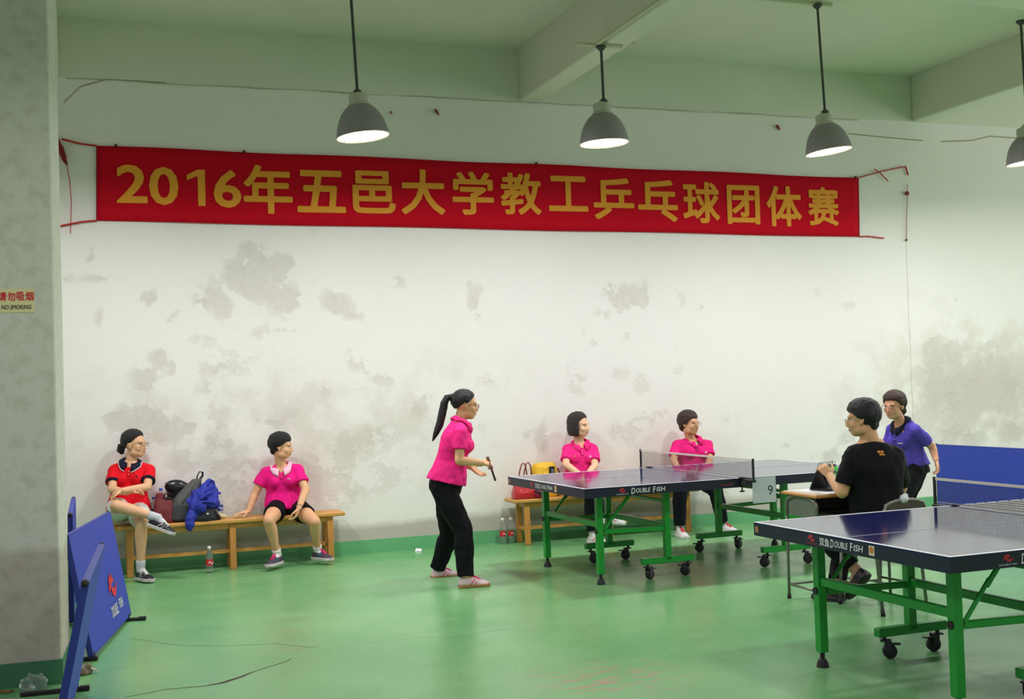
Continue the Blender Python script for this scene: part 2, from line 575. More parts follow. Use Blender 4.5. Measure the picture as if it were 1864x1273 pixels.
structure('ceiling', MB().box(((WX0 + WX1) / 2, 3.0, 5.0), (WX1 - WX0, 16.3, 0.2)), soffit)
k = 0
for (x0, x1) in ((-0.40, -0.155), (4.155, 4.39), (8.905, 9.135)):
    k += 1
    structure('beam_%s' % ('left', 'middle', 'right')[k - 1], MB().box(((x0 + x1) / 2, 3.0, 4.645), (x1 - x0, 16.09, 0.53), ch=.012), soffit)
structure('beam_cross', MB().box(((WX0 + WX1) / 2, 7.18, 4.66), (WX1 - WX0, 0.36, 0.564), ch=.012), soffit)

# ---- skirting of the back wall
green_skirt = mat('skirting_green', (104, 176, 122), .45, var=.06, vscale=4)
structure('baseboard_back', MB().box(((WX0 + WX1) / 2, YW - 0.006, 0.061), (WX1 - WX0, 0.014, 0.126)), green_skirt)

# ---- floor: sealed green paint, patchy gloss
def floor_material():
    m = bpy.data.materials.new('green_floor_paint')
    m.use_nodes = True
    nt = m.node_tree
    N, L = nt.nodes, nt.links
    b = N['Principled BSDF']
    tc = N.new('ShaderNodeTexCoord')
    def nz(sc, det, stretch=None):
        n = N.new('ShaderNodeTexNoise')
        n.inputs['Scale'].default_value = sc
        n.inputs['Detail'].default_value = det
        if stretch:
            mp = N.new('ShaderNodeMapping')
            mp.inputs['Scale'].default_value = stretch
            L.new(tc.outputs['Object'], mp.inputs['Vector'])
            L.new(mp.outputs['Vector'], n.inputs['Vector'])
        else:
            L.new(tc.outputs['Object'], n.inputs['Vector'])
        return n.outputs['Fac']
    def ramp(f, p0, p1, c0, c1):
        r = N.new('ShaderNodeValToRGB')
        r.color_ramp.elements[0].position = p0
        r.color_ramp.elements[1].position = p1
        r.color_ramp.elements[0].color = c0
        r.color_ramp.elements[1].color = c1
        L.new(f, r.inputs['Fac'])
        return r.outputs['Color']
    def mix(f, a, c):
        n = N.new('ShaderNodeMix')
        n.data_type = 'RGBA'
        L.new(f, n.inputs['Factor'])
        L.new(a, n.inputs['A'])
        if isinstance(c, tuple):
            n.inputs['B'].default_value = c
        else:
            L.new(c, n.inputs['B'])
        return n.outputs['Result']
    base = ramp(nz(1.1, 6), .3, .7, lin(FLOOR_A), lin(FLOOR_B))
    w1 = ramp(nz(.55, 8), .52, .68, (0, 0, 0, 1), (1, 1, 1, 1))
    n = N.new('ShaderNodeMath'); n.operation = 'MULTIPLY'; n.inputs[1].default_value = .35
    L.new(w1, n.inputs[0])
    base = mix(n.outputs[0], base, lin(FLOOR_C))
    # rubbed patch where the paint has gone, near the players' end
    sep = N.new('ShaderNodeVectorMath'); sep.operation = 'DISTANCE'
    L.new(tc.outputs['Object'], sep.inputs[0]); sep.inputs[1].default_value = (2.52, 5.72, 0)
    f2 = ramp(sep.outputs['Value'], .05, .55, (1, 1, 1, 1), (0, 0, 0, 1))
    f3 = ramp(nz(7, 8, (1, 3, 1)), .50, .60, (0, 0, 0, 1), (1, 1, 1, 1))
    mm = N.new('ShaderNodeMath'); mm.operation = 'MULTIPLY'
    L.new(f2, mm.inputs[0]); L.new(f3, mm.inputs[1])
    base = mix(mm.outputs[0], base, lin((168, 140, 118)))
    L.new(base, b.inputs['Base Color'])
    rr = ramp(nz(2.3, 5), .3, .7, (.20, .20, .20, 1), (.34, .34, .34, 1))
    L.new(rr, b.inputs['Roughness'])
    b.inputs['Specular IOR Level'].default_value = 0.30
    bp = N.new('ShaderNodeBump')
    bp.inputs['Strength'].default_value = .05
    bp.inputs['Distance'].default_value = .01
    L.new(nz(18, 4), bp.inputs['Height'])
    L.new(bp.outputs['Normal'], b.inputs['Normal'])
    return m
FLOOR_A, FLOOR_B, FLOOR_C = (100, 160, 102), (120, 175, 116), (128, 172, 114)
floor = structure('floor', MB().box(((WX0 + WX1) / 2, 3.0, -0.05), (WX1 - WX0, 16.3, 0.1)), floor_material())

def ribbon(pts, m, name='crack'):
    """a crack in the floor, as a hair-thin strip"""
    mb = MB()
    P = [Vector((p[0], p[1], 0.0008)) for p in pts]
    fine = []
    for a, b, wa, wb in zip(P[:-1], P[1:], [p[3] for p in pts[:-1]], [p[3] for p in pts[1:]]):
        for t in range(6):
            t /= 6
            q = a.lerp(b, t)
            q += Vector((noise.noise(q * 9), noise.noise(q * 9 + Vector((5, 5, 5))), 0)) * .012
            q.z = .0008
            fine.append((q, wa + (wb - wa) * t))
    for (a, wa), (b, wb) in zip(fine[:-1], fine[1:]):
        n = Vector((-(b - a).y, (b - a).x, 0)).normalized()
        mb.quad(a - n * wa, a + n * wa, b + n * wb, b - n * wb)
    return structure(name, mb, m, parent=floor)
dirt = mat('crack_dirt', (70, 52, 42), .9)
pale = mat('crack_pale', (158, 190, 158), .6)
ribbon([(0.164, 6.527, 0.000)+(.003,), (0.365, 6.596, 0.000)+(.004,), (0.561, 6.571, 0.000)+(.006,), (0.665, 6.608, 0.000)+(.014,), (0.770, 6.687, 0.000)+(.012,), (0.880, 6.796, 0.000)+(.004,), (1.056, 6.937, 0.000)+(.004,), (1.107, 7.017, 0.000)+(.003,)], dirt)
ribbon([(1.107, 7.017, 0.000)+(.003,), (1.324, 7.174, 0.000)+(.003,), (1.774, 7.206, 0.000)+(.003,), (2.295, 7.158, 0.000)+(.003,), (2.791, 7.190, 0.000)+(.003,), (3.638, 7.302, -0.000)+(.003,)], pale)
ribbon([(0.244, 8.065, 0.000)+(.003,), (0.530, 7.681, 0.000)+(.004,), (0.813, 7.530, 0.000)+(.003,), (1.071, 7.461, 0.000)+(.003,), (1.324, 7.174, 0.000)+(.003,)], mat('crack_grey', (96, 120, 96), .8))

# ---- the pillar at the left
def pillar_material():
    m = bpy.data.materials.new('pillar_plaster')
    m.use_nodes = True
    nt = m.node_tree
    N, L = nt.nodes, nt.links
    b = N['Principled BSDF']
    b.inputs['Roughness'].default_value = .85
    tc = N.new('ShaderNodeTexCoord')
    sx = N.new('ShaderNodeSeparateXYZ')
    L.new(tc.outputs['Object'], sx.inputs[0])
    n = N.new('ShaderNodeTexNoise'); n.inputs['Scale'].default_value = 5; n.inputs['Detail'].default_value = 8
    L.new(tc.outputs['Object'], n.inputs['Vector'])
    a = N.new('ShaderNodeMath'); a.operation = 'MULTIPLY_ADD'; a.inputs[1].default_value = .16; a.inputs[2].default_value = -.08
    L.new(n.outputs['Fac'], a.inputs[0])
    s = N.new('ShaderNodeMath'); s.operation = 'ADD'
    L.new(sx.outputs['Z'], s.inputs[0]); L.new(a.outputs[0], s.inputs[1])
    r = N.new('ShaderNodeValToRGB')
    e = r.color_ramp.elements
    e[0].position = .70; e[0].color = lin((186, 178, 164))
    e[1].position = .76; e[1].color = lin((208, 210, 196))
    L.new(s.outputs[0], r.inputs['Fac'])
    n2 = N.new('ShaderNodeTexNoise'); n2.inputs['Scale'].default_value = 14; n2.inputs['Detail'].default_value = 9
    L.new(tc.outputs['Object'], n2.inputs['Vector'])
    r2 = N.new('ShaderNodeValToRGB')
    r2.color_ramp.elements[0].position = .34; r2.color_ramp.elements[0].color = (.72, .69, .64, 1)
    r2.color_ramp.elements[1].position = .52; r2.color_ramp.elements[1].color = (1, 1, 1, 1)
    L.new(n2.outputs['Fac'], r2.inputs['Fac'])
    mx = N.new('ShaderNodeMix'); mx.data_type = 'RGBA'; mx.blend_type = 'MULTIPLY'; mx.inputs['Factor'].default_value = .45
    L.new(r.outputs['Color'], mx.inputs['A']); L.new(r2.outputs['Color'], mx.inputs['B'])
    L.new(mx.outputs['Result'], b.inputs['Base Color'])
    bp = N.new('ShaderNodeBump'); bp.inputs['Strength'].default_value = .3; bp.inputs['Distance'].default_value = .012
    L.new(n2.outputs['Fac'], bp.inputs['Height']); L.new(bp.outputs['Normal'], b.inputs['Normal'])
    return m
RP = Matrix.Rotation(math.radians(-4.0), 3, 'Z')
P0 = Vector((-0.150, 7.0, 0))           # its near right arris
mb = MB().box((-0.40, 0.25, 2.44), (0.80, 0.50, 4.88), ch=.008)
mb.v = [RP @ p + P0 for p in mb.v]
pillar = structure('pillar', mb, pillar_material())
mb = MB().box((-0.40, 0.25, 0.067), (0.812, 0.512, 0.134))
mb.v = [RP @ p + P0 for p in mb.v]
structure('baseboard_left', mb, mat('skirting_shaded_green', (62, 118, 84), .5, var=.08, vscale=6))  # skirting green darkened for the shade at the pillar's foot

def on_pillar(u, z, off=0.002):
    """point on the pillar's near face, u metres left of its right arris"""
    return RP @ Vector((-u, -off, z)) + P0
pax = RP @ Vector((1, 0, 0))
# no smoking sign
cream = mat('sign_cream', (222, 214, 158), .5)
red_ink = mat('red_ink', (206, 32, 40), .5)
black_ink = mat('black_ink', (28, 30, 34), .5)
mb = MB()
for (u0, u1, z0, z1) in ((0.101, 0.285, 2.036, 2.166),):
    R = Matrix((pax, RP @ Vector((0, 1, 0)), Vector((0, 0, 1)))).transposed()
    mb.box(on_pillar((u0 + u1) / 2, (z0 + z1) / 2, 0.002), (u1 - u0, 0.004, z1 - z0), R)
t = Thing('no_smoking_sign', 'cream no smoking sign with red Chinese writing on the pillar', 'sign', on_pillar(.193, 2.1, .002), mb=mb, m=cream)
mb = MB()
for i, ch in enumerate('请勿吸烟'):
    write(mb, ch, on_pillar(0.263 - i * 0.0465, 2.125, .0048), pax, (0, 0, 1), width=.042, height=.05, bold=.03)
t.part('red_lettering', mb, red_ink)
t.part('black_lettering', write(MB(), 'NO SMOKING', on_pillar(.192, 2.066, .0048), pax, (0, 0, 1), width=.155, height=.024, bold=.02, shear=.25), black_ink)

# ---- small conduits on the ceiling that carry the lamps
cond = mat('conduit_cream', (196, 196, 166), .6)
structure('trim_2', MB().box((5.40, 9.0, 4.885), (2.05, 0.035, 0.03)), cond)
structure('trim_3', MB().box((4.12, 9.02, 4.368), (0.42, 0.05, 0.02)), cond)
structure('trim_4', MB().box((4.08, 8.1, 4.368), (0.03, 1.75, 0.02)), cond)
structure('trim_5', MB().box((4.43, 9.0, 4.64), (0.03, 0.03, 0.50)), cond)

# ================================================================== THE BANNER
red_cloth = mat('banner_red', (200, 8, 34), .85, spec=.15, var=.05, vscale=40, stretch=(1, 1, 8))
gold = mat('banner_gold', (232, 156, 56), .8, spec=.2)
BTL, BTR, BBL, BBR = Vector((.145, 0, 3.775)), Vector((8.139, 0, 3.711)), Vector((.13, 0, 3.106)), Vector((8.122, 0, 3.054))
def banner_y(x, z):
    return YW - 0.022 + 0.006 * noise.noise((x * 1.1, z * .4, 0)) + 0.003 * math.sin(x * 5 + z * 2)
def ban(u, v):
    """u along, v up the cloth"""
    p = BBL.lerp(BBR, u).lerp(BTL.lerp(BTR, u), v)
    p.z += (0.008 * math.sin(u * 26) * v + 0.006 * math.sin(u * 19 + 1) * (1 - v)) * .6
    p.y = banner_y(p.x, p.z)
    return p
mb = MB()
nu, nv = 120, 8
mb.v = [ban(i / nu, j / nv) for i in range(nu + 1) for j in range(nv + 1)]
mb.f = [(i * (nv + 1) + j, (i + 1) * (nv + 1) + j, (i + 1) * (nv + 1) + j + 1, i * (nv + 1) + j + 1) for i in range(nu) for j in range(nv)]
t = Thing('banner', 'long red cloth banner with gold Chinese writing on the back wall', 'banner', (4.1, YW, 3.05), mb=mb, m=red_cloth, sm=True)
md = t.o.modifiers.new('solid', 'SOLIDIFY'); md.thickness = .003; md.offset = 0
mb = MB()
CH = [('2', 240, 333), ('0', 298, 337), ('1', 356, 340), ('6', 414, 342), ('年', 488, 345), ('五', 585, 349), ('邑', 681, 350), ('大', 770, 350), ('学', 861, 352), ('教', 949, 353), ('工', 1034, 353), ('乒', 1117, 362), ('乓', 1197, 366), ('球', 1276, 369), ('团', 1353, 373), ('体', 1427, 376), ('赛', 1499, 376)]
CHP = [(0.433, 11.031, 3.442), (0.706, 11.031, 3.429), (0.983, 11.031, 3.421), (1.266, 11.031, 3.418), (1.634, 11.031, 3.422), (2.129, 11.031, 3.414), (2.635, 11.031, 3.421), (3.118, 11.031, 3.433), (3.627, 11.031, 3.434), (4.128, 11.031, 3.440), (4.637, 11.031, 3.452), (5.142, 11.031, 3.413), (5.643, 11.031, 3.402), (6.152, 11.031, 3.395), (6.661, 11.031, 3.382), (7.165, 11.031, 3.375), (7.668, 11.031, 3.385)]
for (c, _, _), P, (wd, hg) in zip(CH, CHP, [(.265, .345), (.255, .345), (.175, .33), (.25, .35), (.45, .455), (.46, .40), (.42, .41), (.44, .44), (.43, .43), (.43, .42), (.43, .36), (.46, .43), (.46, .44), (.44, .44), (.40, .42), (.44, .44), (.40, .43)]):
    m0 = MB()
    if c == '1':
        for q in ([(.02, -.165), (.085, -.165), (.085, .165), (.02, .165)], [(-.075, .065), (-.075, .115), (.02, .165), (.05, .165), (.05, .10), (.0, .10)]):
            m0.add([Vector(P) + Vector((x, 0, z)) for x, z in q], [tuple(range(len(q)))])
    else:
        write(m0, c, P, (1, 0, 0), (0, 0, 1), width=wd, height=hg, bold=(.022 if c in '2016' else .026))
    for p in m0.v:
        p.y = banner_y(p.x, p.z) - .0065 - (P[1] - p.y) * 2.5
    mb.merge(m0)
t.part('lettering', mb, gold)
for u in (0.0, 1.0):
    t.part('hem', MB().tube([ban(u, v / 6) for v in range(7)], .006, 6), mat('hem_dark_red', (150, 16, 34), .8))
tie = mat('tie_red', (186, 40, 40), .8)
rope = MB()
rope.tube([ban(0, 1), (0.008, 11.030, 3.785), (-0.145, 11.020, 3.820)], .009, 6)
t.part('tie', rope, tie)
rope = MB().tube([ban(0, 0), (0.011, 11.030, 3.096), (-0.179, 11.030, 3.055)], .009, 6)
t.part('tie', rope, tie)
rope = MB().tube([ban(1, 1), (8.454, 11.030, 3.796), (8.781, 11.035, 3.863)], .007, 6)
rope.tube([(8.351, 11.020, 3.816), (8.423, 11.020, 3.775), (8.537, 11.030, 3.687)], .006, 6)
rope.tube([(8.777, 11.030, 3.862), (8.817, 11.040, 3.765)], .009, 6)
t.part('tie', rope, tie)
rope = MB().tube([ban(1, 0), (8.235, 11.030, 3.064), (8.450, 11.035, 3.043)], .007, 6)
t.part('tie', rope, tie)
for u in (0.16, .52, .995, .02):
    t.part('pin', MB().ball(ban(u, 1) + Vector((0, -.008, 0.004)), .016, 8, 6), mat('pin_dark', (90, 30, 34), .6))
# leftovers hanging on the wall
mb = MB()
mb.tube([(-0.180, 11.000, 3.820), (-0.147, 11.000, 3.710), (-0.122, 11.000, 3.629), (-0.100, 11.000, 3.581)], [.03, .055, .04, .008], 8, flat=.5)
c = Thing('red_rag', 'dark red cloth remnant hanging at the upper left of the banner', 'cloth', (-0.123, 11.000, 3.581))
c.part('rag', remesh(mb, 'rag', .008, 2, .006, (20, 20, 20), c.loc), mat('rag_red', (128, 24, 36), .85))
c.part('string', MB().tube([(-0.113, 11.020, 3.633), (-0.085, 11.030, 3.452), (-0.076, 11.030, 3.259), (-0.090, 11.035, 2.994)], .004, 6), tie)
c = Thing('old_string', 'faded string hanging from a nail right of the banner', 'string', (8.765, 11.040, 3.028))
c.part('string', MB().tube([(8.793, 11.035, 3.663), (8.791, 11.030, 3.557), (8.766, 11.035, 3.258), (8.754, 11.035, 3.033)], .0045, 6), mat('string_faded', (176, 130, 120), .9))
c.part('knot', MB().ball((8.784, 11.030, 3.556), .025, 8, 6), mat('knot_red', (140, 60, 52), .9))
c.part('nail', MB().ball((8.754, 11.035, 3.027), .014, 8, 6), mat('nail_rust', (96, 86, 60), .8))
for (P, lab) in (((3.284, 11.040, 4.224), 'red remnant stuck on the wall above the middle of the banner'), ((7.133, 11.040, 4.237), 'small red scrap stuck on the wall left of the third lamp'), ((2.827, 11.040, 4.191), 'tiny dark scrap on the wall right of the leftmost lamp')):
    c = Thing('wall_scrap', lab, 'scrap', P, group='scraps of old decorations')
    kk = 1.0 if '712' not in lab and 'tiny' not in lab else .5
    c.part('scrap', MB().tube([Vector(P) + Vector((-.018, 0, .028)) * kk, Vector(P) + Vector((0, -.004, 0)), Vector(P) + Vector((.022, 0, -.028)) * kk], [.012 * kk, .024 * kk, .01 * kk], 7, flat=.5), mat('scrap_red', (158, 44, 50), .8))
    c.part('nail', MB().tube([Vector(P) + Vector((0, .015, .012)), Vector(P) + Vector((0, -.03, .012))], .004, 6), mat('nail_rust', (96, 86, 60), .8))

# ================================================================== THE LAMPS
alu = mat('lamp_aluminium', (150, 145, 150), .5, metal=.2, var=.05, vscale=60, stretch=(1, 1, 10))
socketm = mat('lamp_socket', (186, 188, 172), .6)
rodm = mat('lamp_rod', (70, 74, 72), .5, metal=.3)
lampglow = bpy.data.materials.new('lamp_glow')
lampglow.use_nodes = True
bs = lampglow.node_tree.nodes['Principled BSDF']
bs.inputs['Base Color'].default_value = (1, 1, 1, 1)
bs.inputs['Emission Color'].default_value = (1.0, .99, .95, 1)
bs.inputs['Emission Strength'].default_value = 6.0
def pendant(name, label, rim, sock, top, tilt):
    """rim = centre of the mouth, sock = foot of the rod, top = where the rod hangs"""
    rim, sock, top = Vector(rim), Vector(sock), Vector(top)
    t = Thing('pendant_lamp', label, 'lamp', top, group='industrial pendant lamps in a row')
    t.part('rod', MB().tube([top, sock], .0115, 10), rodm, 40)
    t.part('ceiling_plate', MB().lathe([(.02, -.04), (.045, -.012), (.045, 0.0)], 14, top), rodm, 40)
    t.part('nut', MB().lathe([(.017, -.02), (.034, -.005), (.034, .03), (.018, .045)], 12, sock), rodm, 40)
    R = Matrix.Rotation(-tilt, 3, Vector((.34, .94, 0)))
    def fin(mb, M=rim):
        mb.v = [R @ p + M for p in mb.v]
        return mb
    prof = [(.205, 0), (.203, .012), (.196, .05), (.186, .09), (.170, .135), (.146, .180), (.118, .215), (.088, .240), (.078, .248)]
    sh = MB().lathe(prof, 40, cap=False)
    t.part('lamp_shade', fin(sh), alu, True, solid=.004)
    t.part('rim', fin(MB().tube([(.206 * math.cos(a), .206 * math.sin(a), 0) for a in [2 * math.pi * i / 40 for i in range(41)]], .005, 6)), mat('lamp_rim', (200, 186, 160), .4, metal=.4), True)
    t.part('socket', fin(MB().lathe([(.088, .236), (.088, .252), (.074, .262), (.074, .318), (.066, .334), (.03, .345), (.018, .36)], 24)), socketm, 40)
    t.part('diffuser', fin(MB().lathe([(.004, .010), (.12, .0095), (.199, .008), (.199, .012), (.003, .014)], 40)), lampglow)
    l = lamp_light(rim + R @ Vector((0, 0, -.004)), LAMP_W, .38)
    l.rotation_euler = R.to_euler()
    l.parent = t.o
    l.matrix_parent_inverse = Matrix.Translation(-t.loc)
    return t
pendant('', 'leftmost pendant lamp, above the year on the red banner', (2.075, 9.0, 3.512), (2.041, 9.0, 3.835), (2.000, 9.0, 4.90), .10)
pendant('', 'second pendant lamp from the left, hung under the ceiling beam', (4.127, 9.0, 3.538), (4.134, 9.0, 3.87), (4.128, 9.0, 4.36), .035)
pendant('', 'third pendant lamp from the left, above the right end of the banner', (6.337, 9.0, 3.548), (6.312, 9.0, 3.88), (6.275, 9.0, 4.88), .12)
pendant('', 'rightmost pendant lamp, cut by the right edge of the picture', (8.604, 9.0, 3.525), (8.60, 9.0, 3.86), (8.58, 9.0, 4.90), .10)

# ================================================================== TABLE TENNIS TABLES
def table_top_material():
    m = mat('table_navy', (30, 34, 88), .085, spec=.6)
    return m
navy_top = table_top_material()
navy_edge = mat('table_apron', (19, 25, 48), .45)
line_white = mat('line_white', (224, 226, 228), .35)
green_steel = mat('green_steel', (24, 150, 50), .38, coat=.2)
rubber = mat('black_rubber', (30, 29, 32), .6)
wheelm = mat('caster_dark', (46, 44, 48), .5)
steel_d = mat('dark_bolt', (58, 54, 54), .45, metal=.6)
white_ink = mat('white_ink', (218, 220, 222), .5)
emblem_red = mat('emblem_red', (206, 44, 60), .5)

def caster(t, x, y, ang, parent):
    c, s = math.cos(ang), math.sin(ang)
    def L(a, b, z):
        return Vector((x + a * c - b * s, y + a * s + b * c, z))
    R = Matrix.Rotation(ang, 3, 'Z')
    f = MB()
    f.tube([L(0, 0, .118), L(0, 0, .098)], .012, 8)
    f.box(L(.006, 0, .096), (.058, .052, .008), R)
    f.box(L(.018, .023, .066), (.036, .004, .06), R)
    f.box(L(.018, -.023, .066), (.036, .004, .06), R)
    f.box(L(.058, 0, .078), (.05, .03, .008), R)
    p = t.part('caster', f, wheelm, parent=parent)
    wv = MB()
    wv.tube([L(.026, -.019, .039), L(.026, -.013, .039), L(.026, .013, .039), L(.026, .019, .039)], [.032, .039, .039, .032], 18)
    return p, wv

def half(t, s):
    """one folding half; s = -1 the left one, +1 the right one"""
    x0, x1 = (-1.37, -0.004) if s < 0 else (0.004, 1.37)
    xm = (x0 + x1) / 2
    t.part('playing_surface', MB().box((xm, 0, .757), (x1 - x0, 1.525, .006), ch=.001), navy_top)
    ln = MB()
    z = .7606
    def strip(ax, ay, bx, by):
        ln.box(((ax + bx) / 2, (ay + by) / 2, z), (abs(bx - ax), abs(by - ay), .0012))
    strip(x0, -.7625, x1, -.7425)
    strip(x0, .7425, x1, .7625)
    e = x0 if s < 0 else x1
    strip(e, -.7425, e - s * .02, .7425)
    strip(x0, -.0010, x1, .0010)
    t.part('white_lines', ln, line_white)
    ap = MB()
    ap.box((xm, 0, .746), (x1 - x0, 1.5245, .016))
    ap.box((xm, -.751, .7135), (x1 - x0, .022, .049))
    ap.box((xm, .751, .7135), (x1 - x0, .022, .049))
    ap.box((e - s * .011, 0, .7135), (.022, 1.48, .049))
    ap.box(((x1 if s < 0 else x0) + s * .011, 0, .7135), (.022, 1.48, .04))
    for yy in (-.4, .4):
        ap.box((xm, yy, .712), (x1 - x0 - .05, .03, .04))
    t.part('apron', ap, navy_edge)
    xo, xi = s * 1.135, s * .55
    for y in (-.51, .51):
        lg = t.part('leg', MB().box((xo, y, .383), (.05, .05, .61), ch=.003), green_steel)
        t.part('rubber_foot', MB().lathe([(.013, .08), (.013, .045), (.02, .042), (.030, .022), (.034, .0), (.004, .0)], 14, (xo, y, 0)), rubber, 40, parent=lg)
        t.part('hinge_bolt', MB().tube([(xo - .034, y, .405), (xo + .034, y, .405)], .019, 12), steel_d, 40, parent=lg)
        po = t.part('post', MB().box((xi, y, .415), (.05, .05, .55), ch=.003), green_steel)
        ft = t.part('carriage_foot', MB().box((xi, y, .142), (.46, .05, .048), ch=.003), green_steel)
        for k, xx in enumerate((xi - .18, xi + .18)):
            ang = (.4, 2.2, -.6, 2.9)[(k + (0 if y < 0 else 2) + (1 if s > 0 else 0)) % 4]
            cs, wv = caster(t, xx, y, ang, ft)
            t.part('wheel', wv, rubber, 40, parent=ft)
        t.part('link_bar', MB().beam((xo - s * .02, y - .0, .40), (xi, y - .0, .385), .024, .036), green_steel)
        br = MB().beam((xo - s * .035, y - .018, .415), (xo - s * .19, y - .018, .60), .012, .022)
        br.beam((xo - s * .17, y - .018, .565), (xo - s * .28, y - .018, .69), .014, .026)
        t.part('brace', br, green_steel)
    t.part('crossbar', MB().beam((xo, -.49, .455), (xo, .49, .455), .03, .045), green_steel)
    t.part('crossbar', MB().beam((xi, -.49, .40), (xi, .49, .40), .03, .045), green_steel)
    t.part('crossbar', MB().beam((xi + s * .02, -.5, .60), (xi + s * .02, .5, .60), .02, .025), green_steel)

def decals(t, s, chinese):
    """maker's writing on the short end (s = -1 left) and on the long near side"""
    ex = s * (1.37 + .0012)
    ax = (0, -1, 0) if s < 0 else (0, 1, 0)
    X = (0, 0, 1)
    def at(d):
        return Vector((ex, .7625 - d if s < 0 else -.7625 + d, .724))
    em = MB(); emblem(em, at(.53) + Vector((0, 0, .008)), ax, X, .030)
    write(em, 'DOUBLE FISH', at(.53) + Vector((0, 0, -.018)), ax, X, width=.085, height=.007, bold=0)
    t.part('emblem', em, emblem_red)
    lt = MB()
    write(lt, '双鱼', at(.638), ax, X, width=.082, height=.042, bold=.02)
    write(lt, 'D', at(.700), ax, X, width=.026, height=.042, bold=.02, shear=.15)
    write(lt, 'OUBLE', at(.772), ax, X, width=.105, height=.031, bold=.02, shear=.15)
    write(lt, 'F', at(.852), ax, X, width=.022, height=.042, bold=.02, shear=.15)
    write(lt, 'ISH', at(.905), ax, X, width=.072, height=.031, bold=.02, shear=.15)
    t.part('lettering', lt, white_ink)
    bd = MB(); bd.box(at(1.003) + Vector((-s * .0005, 0, .001)), (.0016, .04, .046))
    b = t.part('badge', bd, mat('badge_cream', (214, 208, 186), .5))
    m2 = MB()
    c0 = at(1.003) + Vector((s * .0008, 0, .004))
    poly(m2, [(.016 * math.cos(a), .016 * math.sin(a)) for a in [2 * math.pi * i / 14 for i in range(14)]], c0, ax, X)
    t.part('badge_disc', m2, mat('badge_orange', (206, 128, 54), .5), parent=b)
    m3 = MB(); m3.box(at(.03 if s < 0 else .03) + Vector((-s * .0004, 0, .0)), (.0014, .028, .032))
    t.part('sticker', m3, mat('sticker_tan', (178, 120, 84), .5))
    # long near side
    y = -.7625 - .0008
    def al(d):
        return Vector((s * 1.37 - s * d, y, .722))
    ax = (1, 0, 0)
    em = MB(); emblem(em, al(.315) + Vector((0, 0, .008)), ax, X, .030)
    t.part('emblem', em, emblem_red)
    lt = MB()
    write(lt, 'DOUBLE FISH', al(.315) + Vector((0, 0, -.019)), ax, X, width=.10, height=.008, bold=0)
    if s < 0:
        write(lt, 'D', al(.405), ax, X, width=.034, height=.046, bold=.02, shear=.15)
        write(lt, 'OUBLE', al(.49), ax, X, width=.122, height=.034, bold=.02, shear=.15)
        write(lt, 'F', al(.585), ax, X, width=.026, height=.046, bold=.02, shear=.15)
        write(lt, 'ISH', al(.642), ax, X, width=.075, height=.034, bold=.02, shear=.15)
    else:
        write(lt, 'DOUBLE FISH', al(.60), ax, X, width=.06, height=.03, bold=.02, shear=.15)
    t.part('lettering', lt, white_ink)
    if s < 0:
        lt = MB()
        write(lt, 'DOUBLE FISH', al(1.225) + Vector((0, 0, -.004)), ax, X, width=.12, height=.014, bold=.02, shear=.1)
        t.part('red_lettering', lt, mat('dull_red_ink', (150, 62, 66), .5))

net_tape = mat('net_tape', (206, 200, 186), .7)
net_thread = mat('net_thread', (66, 66, 72), .8)
def net(label, loc, rot):
    t = Thing('table_tennis_net', label, 'net', loc, rot, group='nets clamped across the tables', local=True)
    H = .7625 + .1525
    tp = MB().box((0, 0, .906), (.006, 2 * H - .02, .015))
    t.part('top_tape', tp, net_tape)
    m = MB()
    n = int(2 * H / .0135)
    for i in range(n + 1):
        y = -H + .01 + (2 * H - .02) * i / n
        m.quad((0, y - .0014, .768), (0, y + .0014, .768), (0, y + .0014, .902), (0, y - .0014, .902))
    for k in range(11):
        z = .772 + k * .0128
        m.quad((.0006, -H + .01, z - .0014), (.0006, H - .01, z - .0014), (.0006, H - .01, z + .0014), (.0006, -H + .01, z + .0014))
    t.part('net_mesh', m, net_thread, kind='stuff')
    t.part('bottom_cord', MB().box((0, 0, .769), (.004, 2 * H - .02, .006)), mat('net_cord', (150, 150, 150), .7))
    for s in (-1, 1):
        t.part('post', MB().tube([(0, s * H, .735), (0, s * H, .918)], .010, 10), rubber, 40)
        b = MB()
        b.box((0, s * (.7625 + .085), .745), (.035, .16, .022), ch=.004)
        b.box((0, s * .765, .7635), (.06, .05, .006), ch=.002)
        b.box((0, s * .80, .715), (.05, .06, .04), ch=.004)
        b.box((0, s * .735, .694), (.05, .07, .008), ch=.002)
        b.tube([(0, s * .75, .692), (0, s * .75, .655)], .006, 8)
        b.tube([(-.02, s * .75, .655), (.02, s * .75, .655)], .006, 8)
        t.part('clamp', b, rubber)
    return t

def tennis_table(label, x, y, th):
    t = Thing('table_tennis_table', label, 'table', (x, y, 0), th, group='navy table tennis tables on green legs', local=True)
    for s in (-1, 1):
        half(t, s)
        decals(t, s, True)
    return t
TA = (4.797, 8.915, .0369)
TB = (4.8135, 4.9608, .0237)
tennis_table('farther navy table tennis table on green legs, in front of the seated women in pink', *TA)
tennis_table('nearer navy table tennis table on green legs, cut by the right edge of the picture', *TB)
net('net across the farther table, in front of the short-haired seated woman', (TA[0], TA[1], 0), TA[2])
net('net across the nearer table, in front of the tall blue barrier', (TB[0], TB[1], 0), TB[2])

def tl(T, x, y, z):
    c, s = math.cos(T[2]), math.sin(T[2])
    return Vector((T[0] + c * x - s * y, T[1] + s * x + c * y, z))
# table number hung on the end of the net
c = Thing('table_number_card', 'white card with the number 9 hung at the near end of the net', 'card', tl(TA, .17, -.80, .56), TA[2], local=True)
c.part('card', MB().box((0, 0, .10), (.215, .003, .20)), mat('card_white', (196, 200, 206), .6))
c.part('number', write(MB(), '9', (.055, -.002, .095), (1, 0, 0), (0, 0, 1), height=.075, bold=0), black_ink)

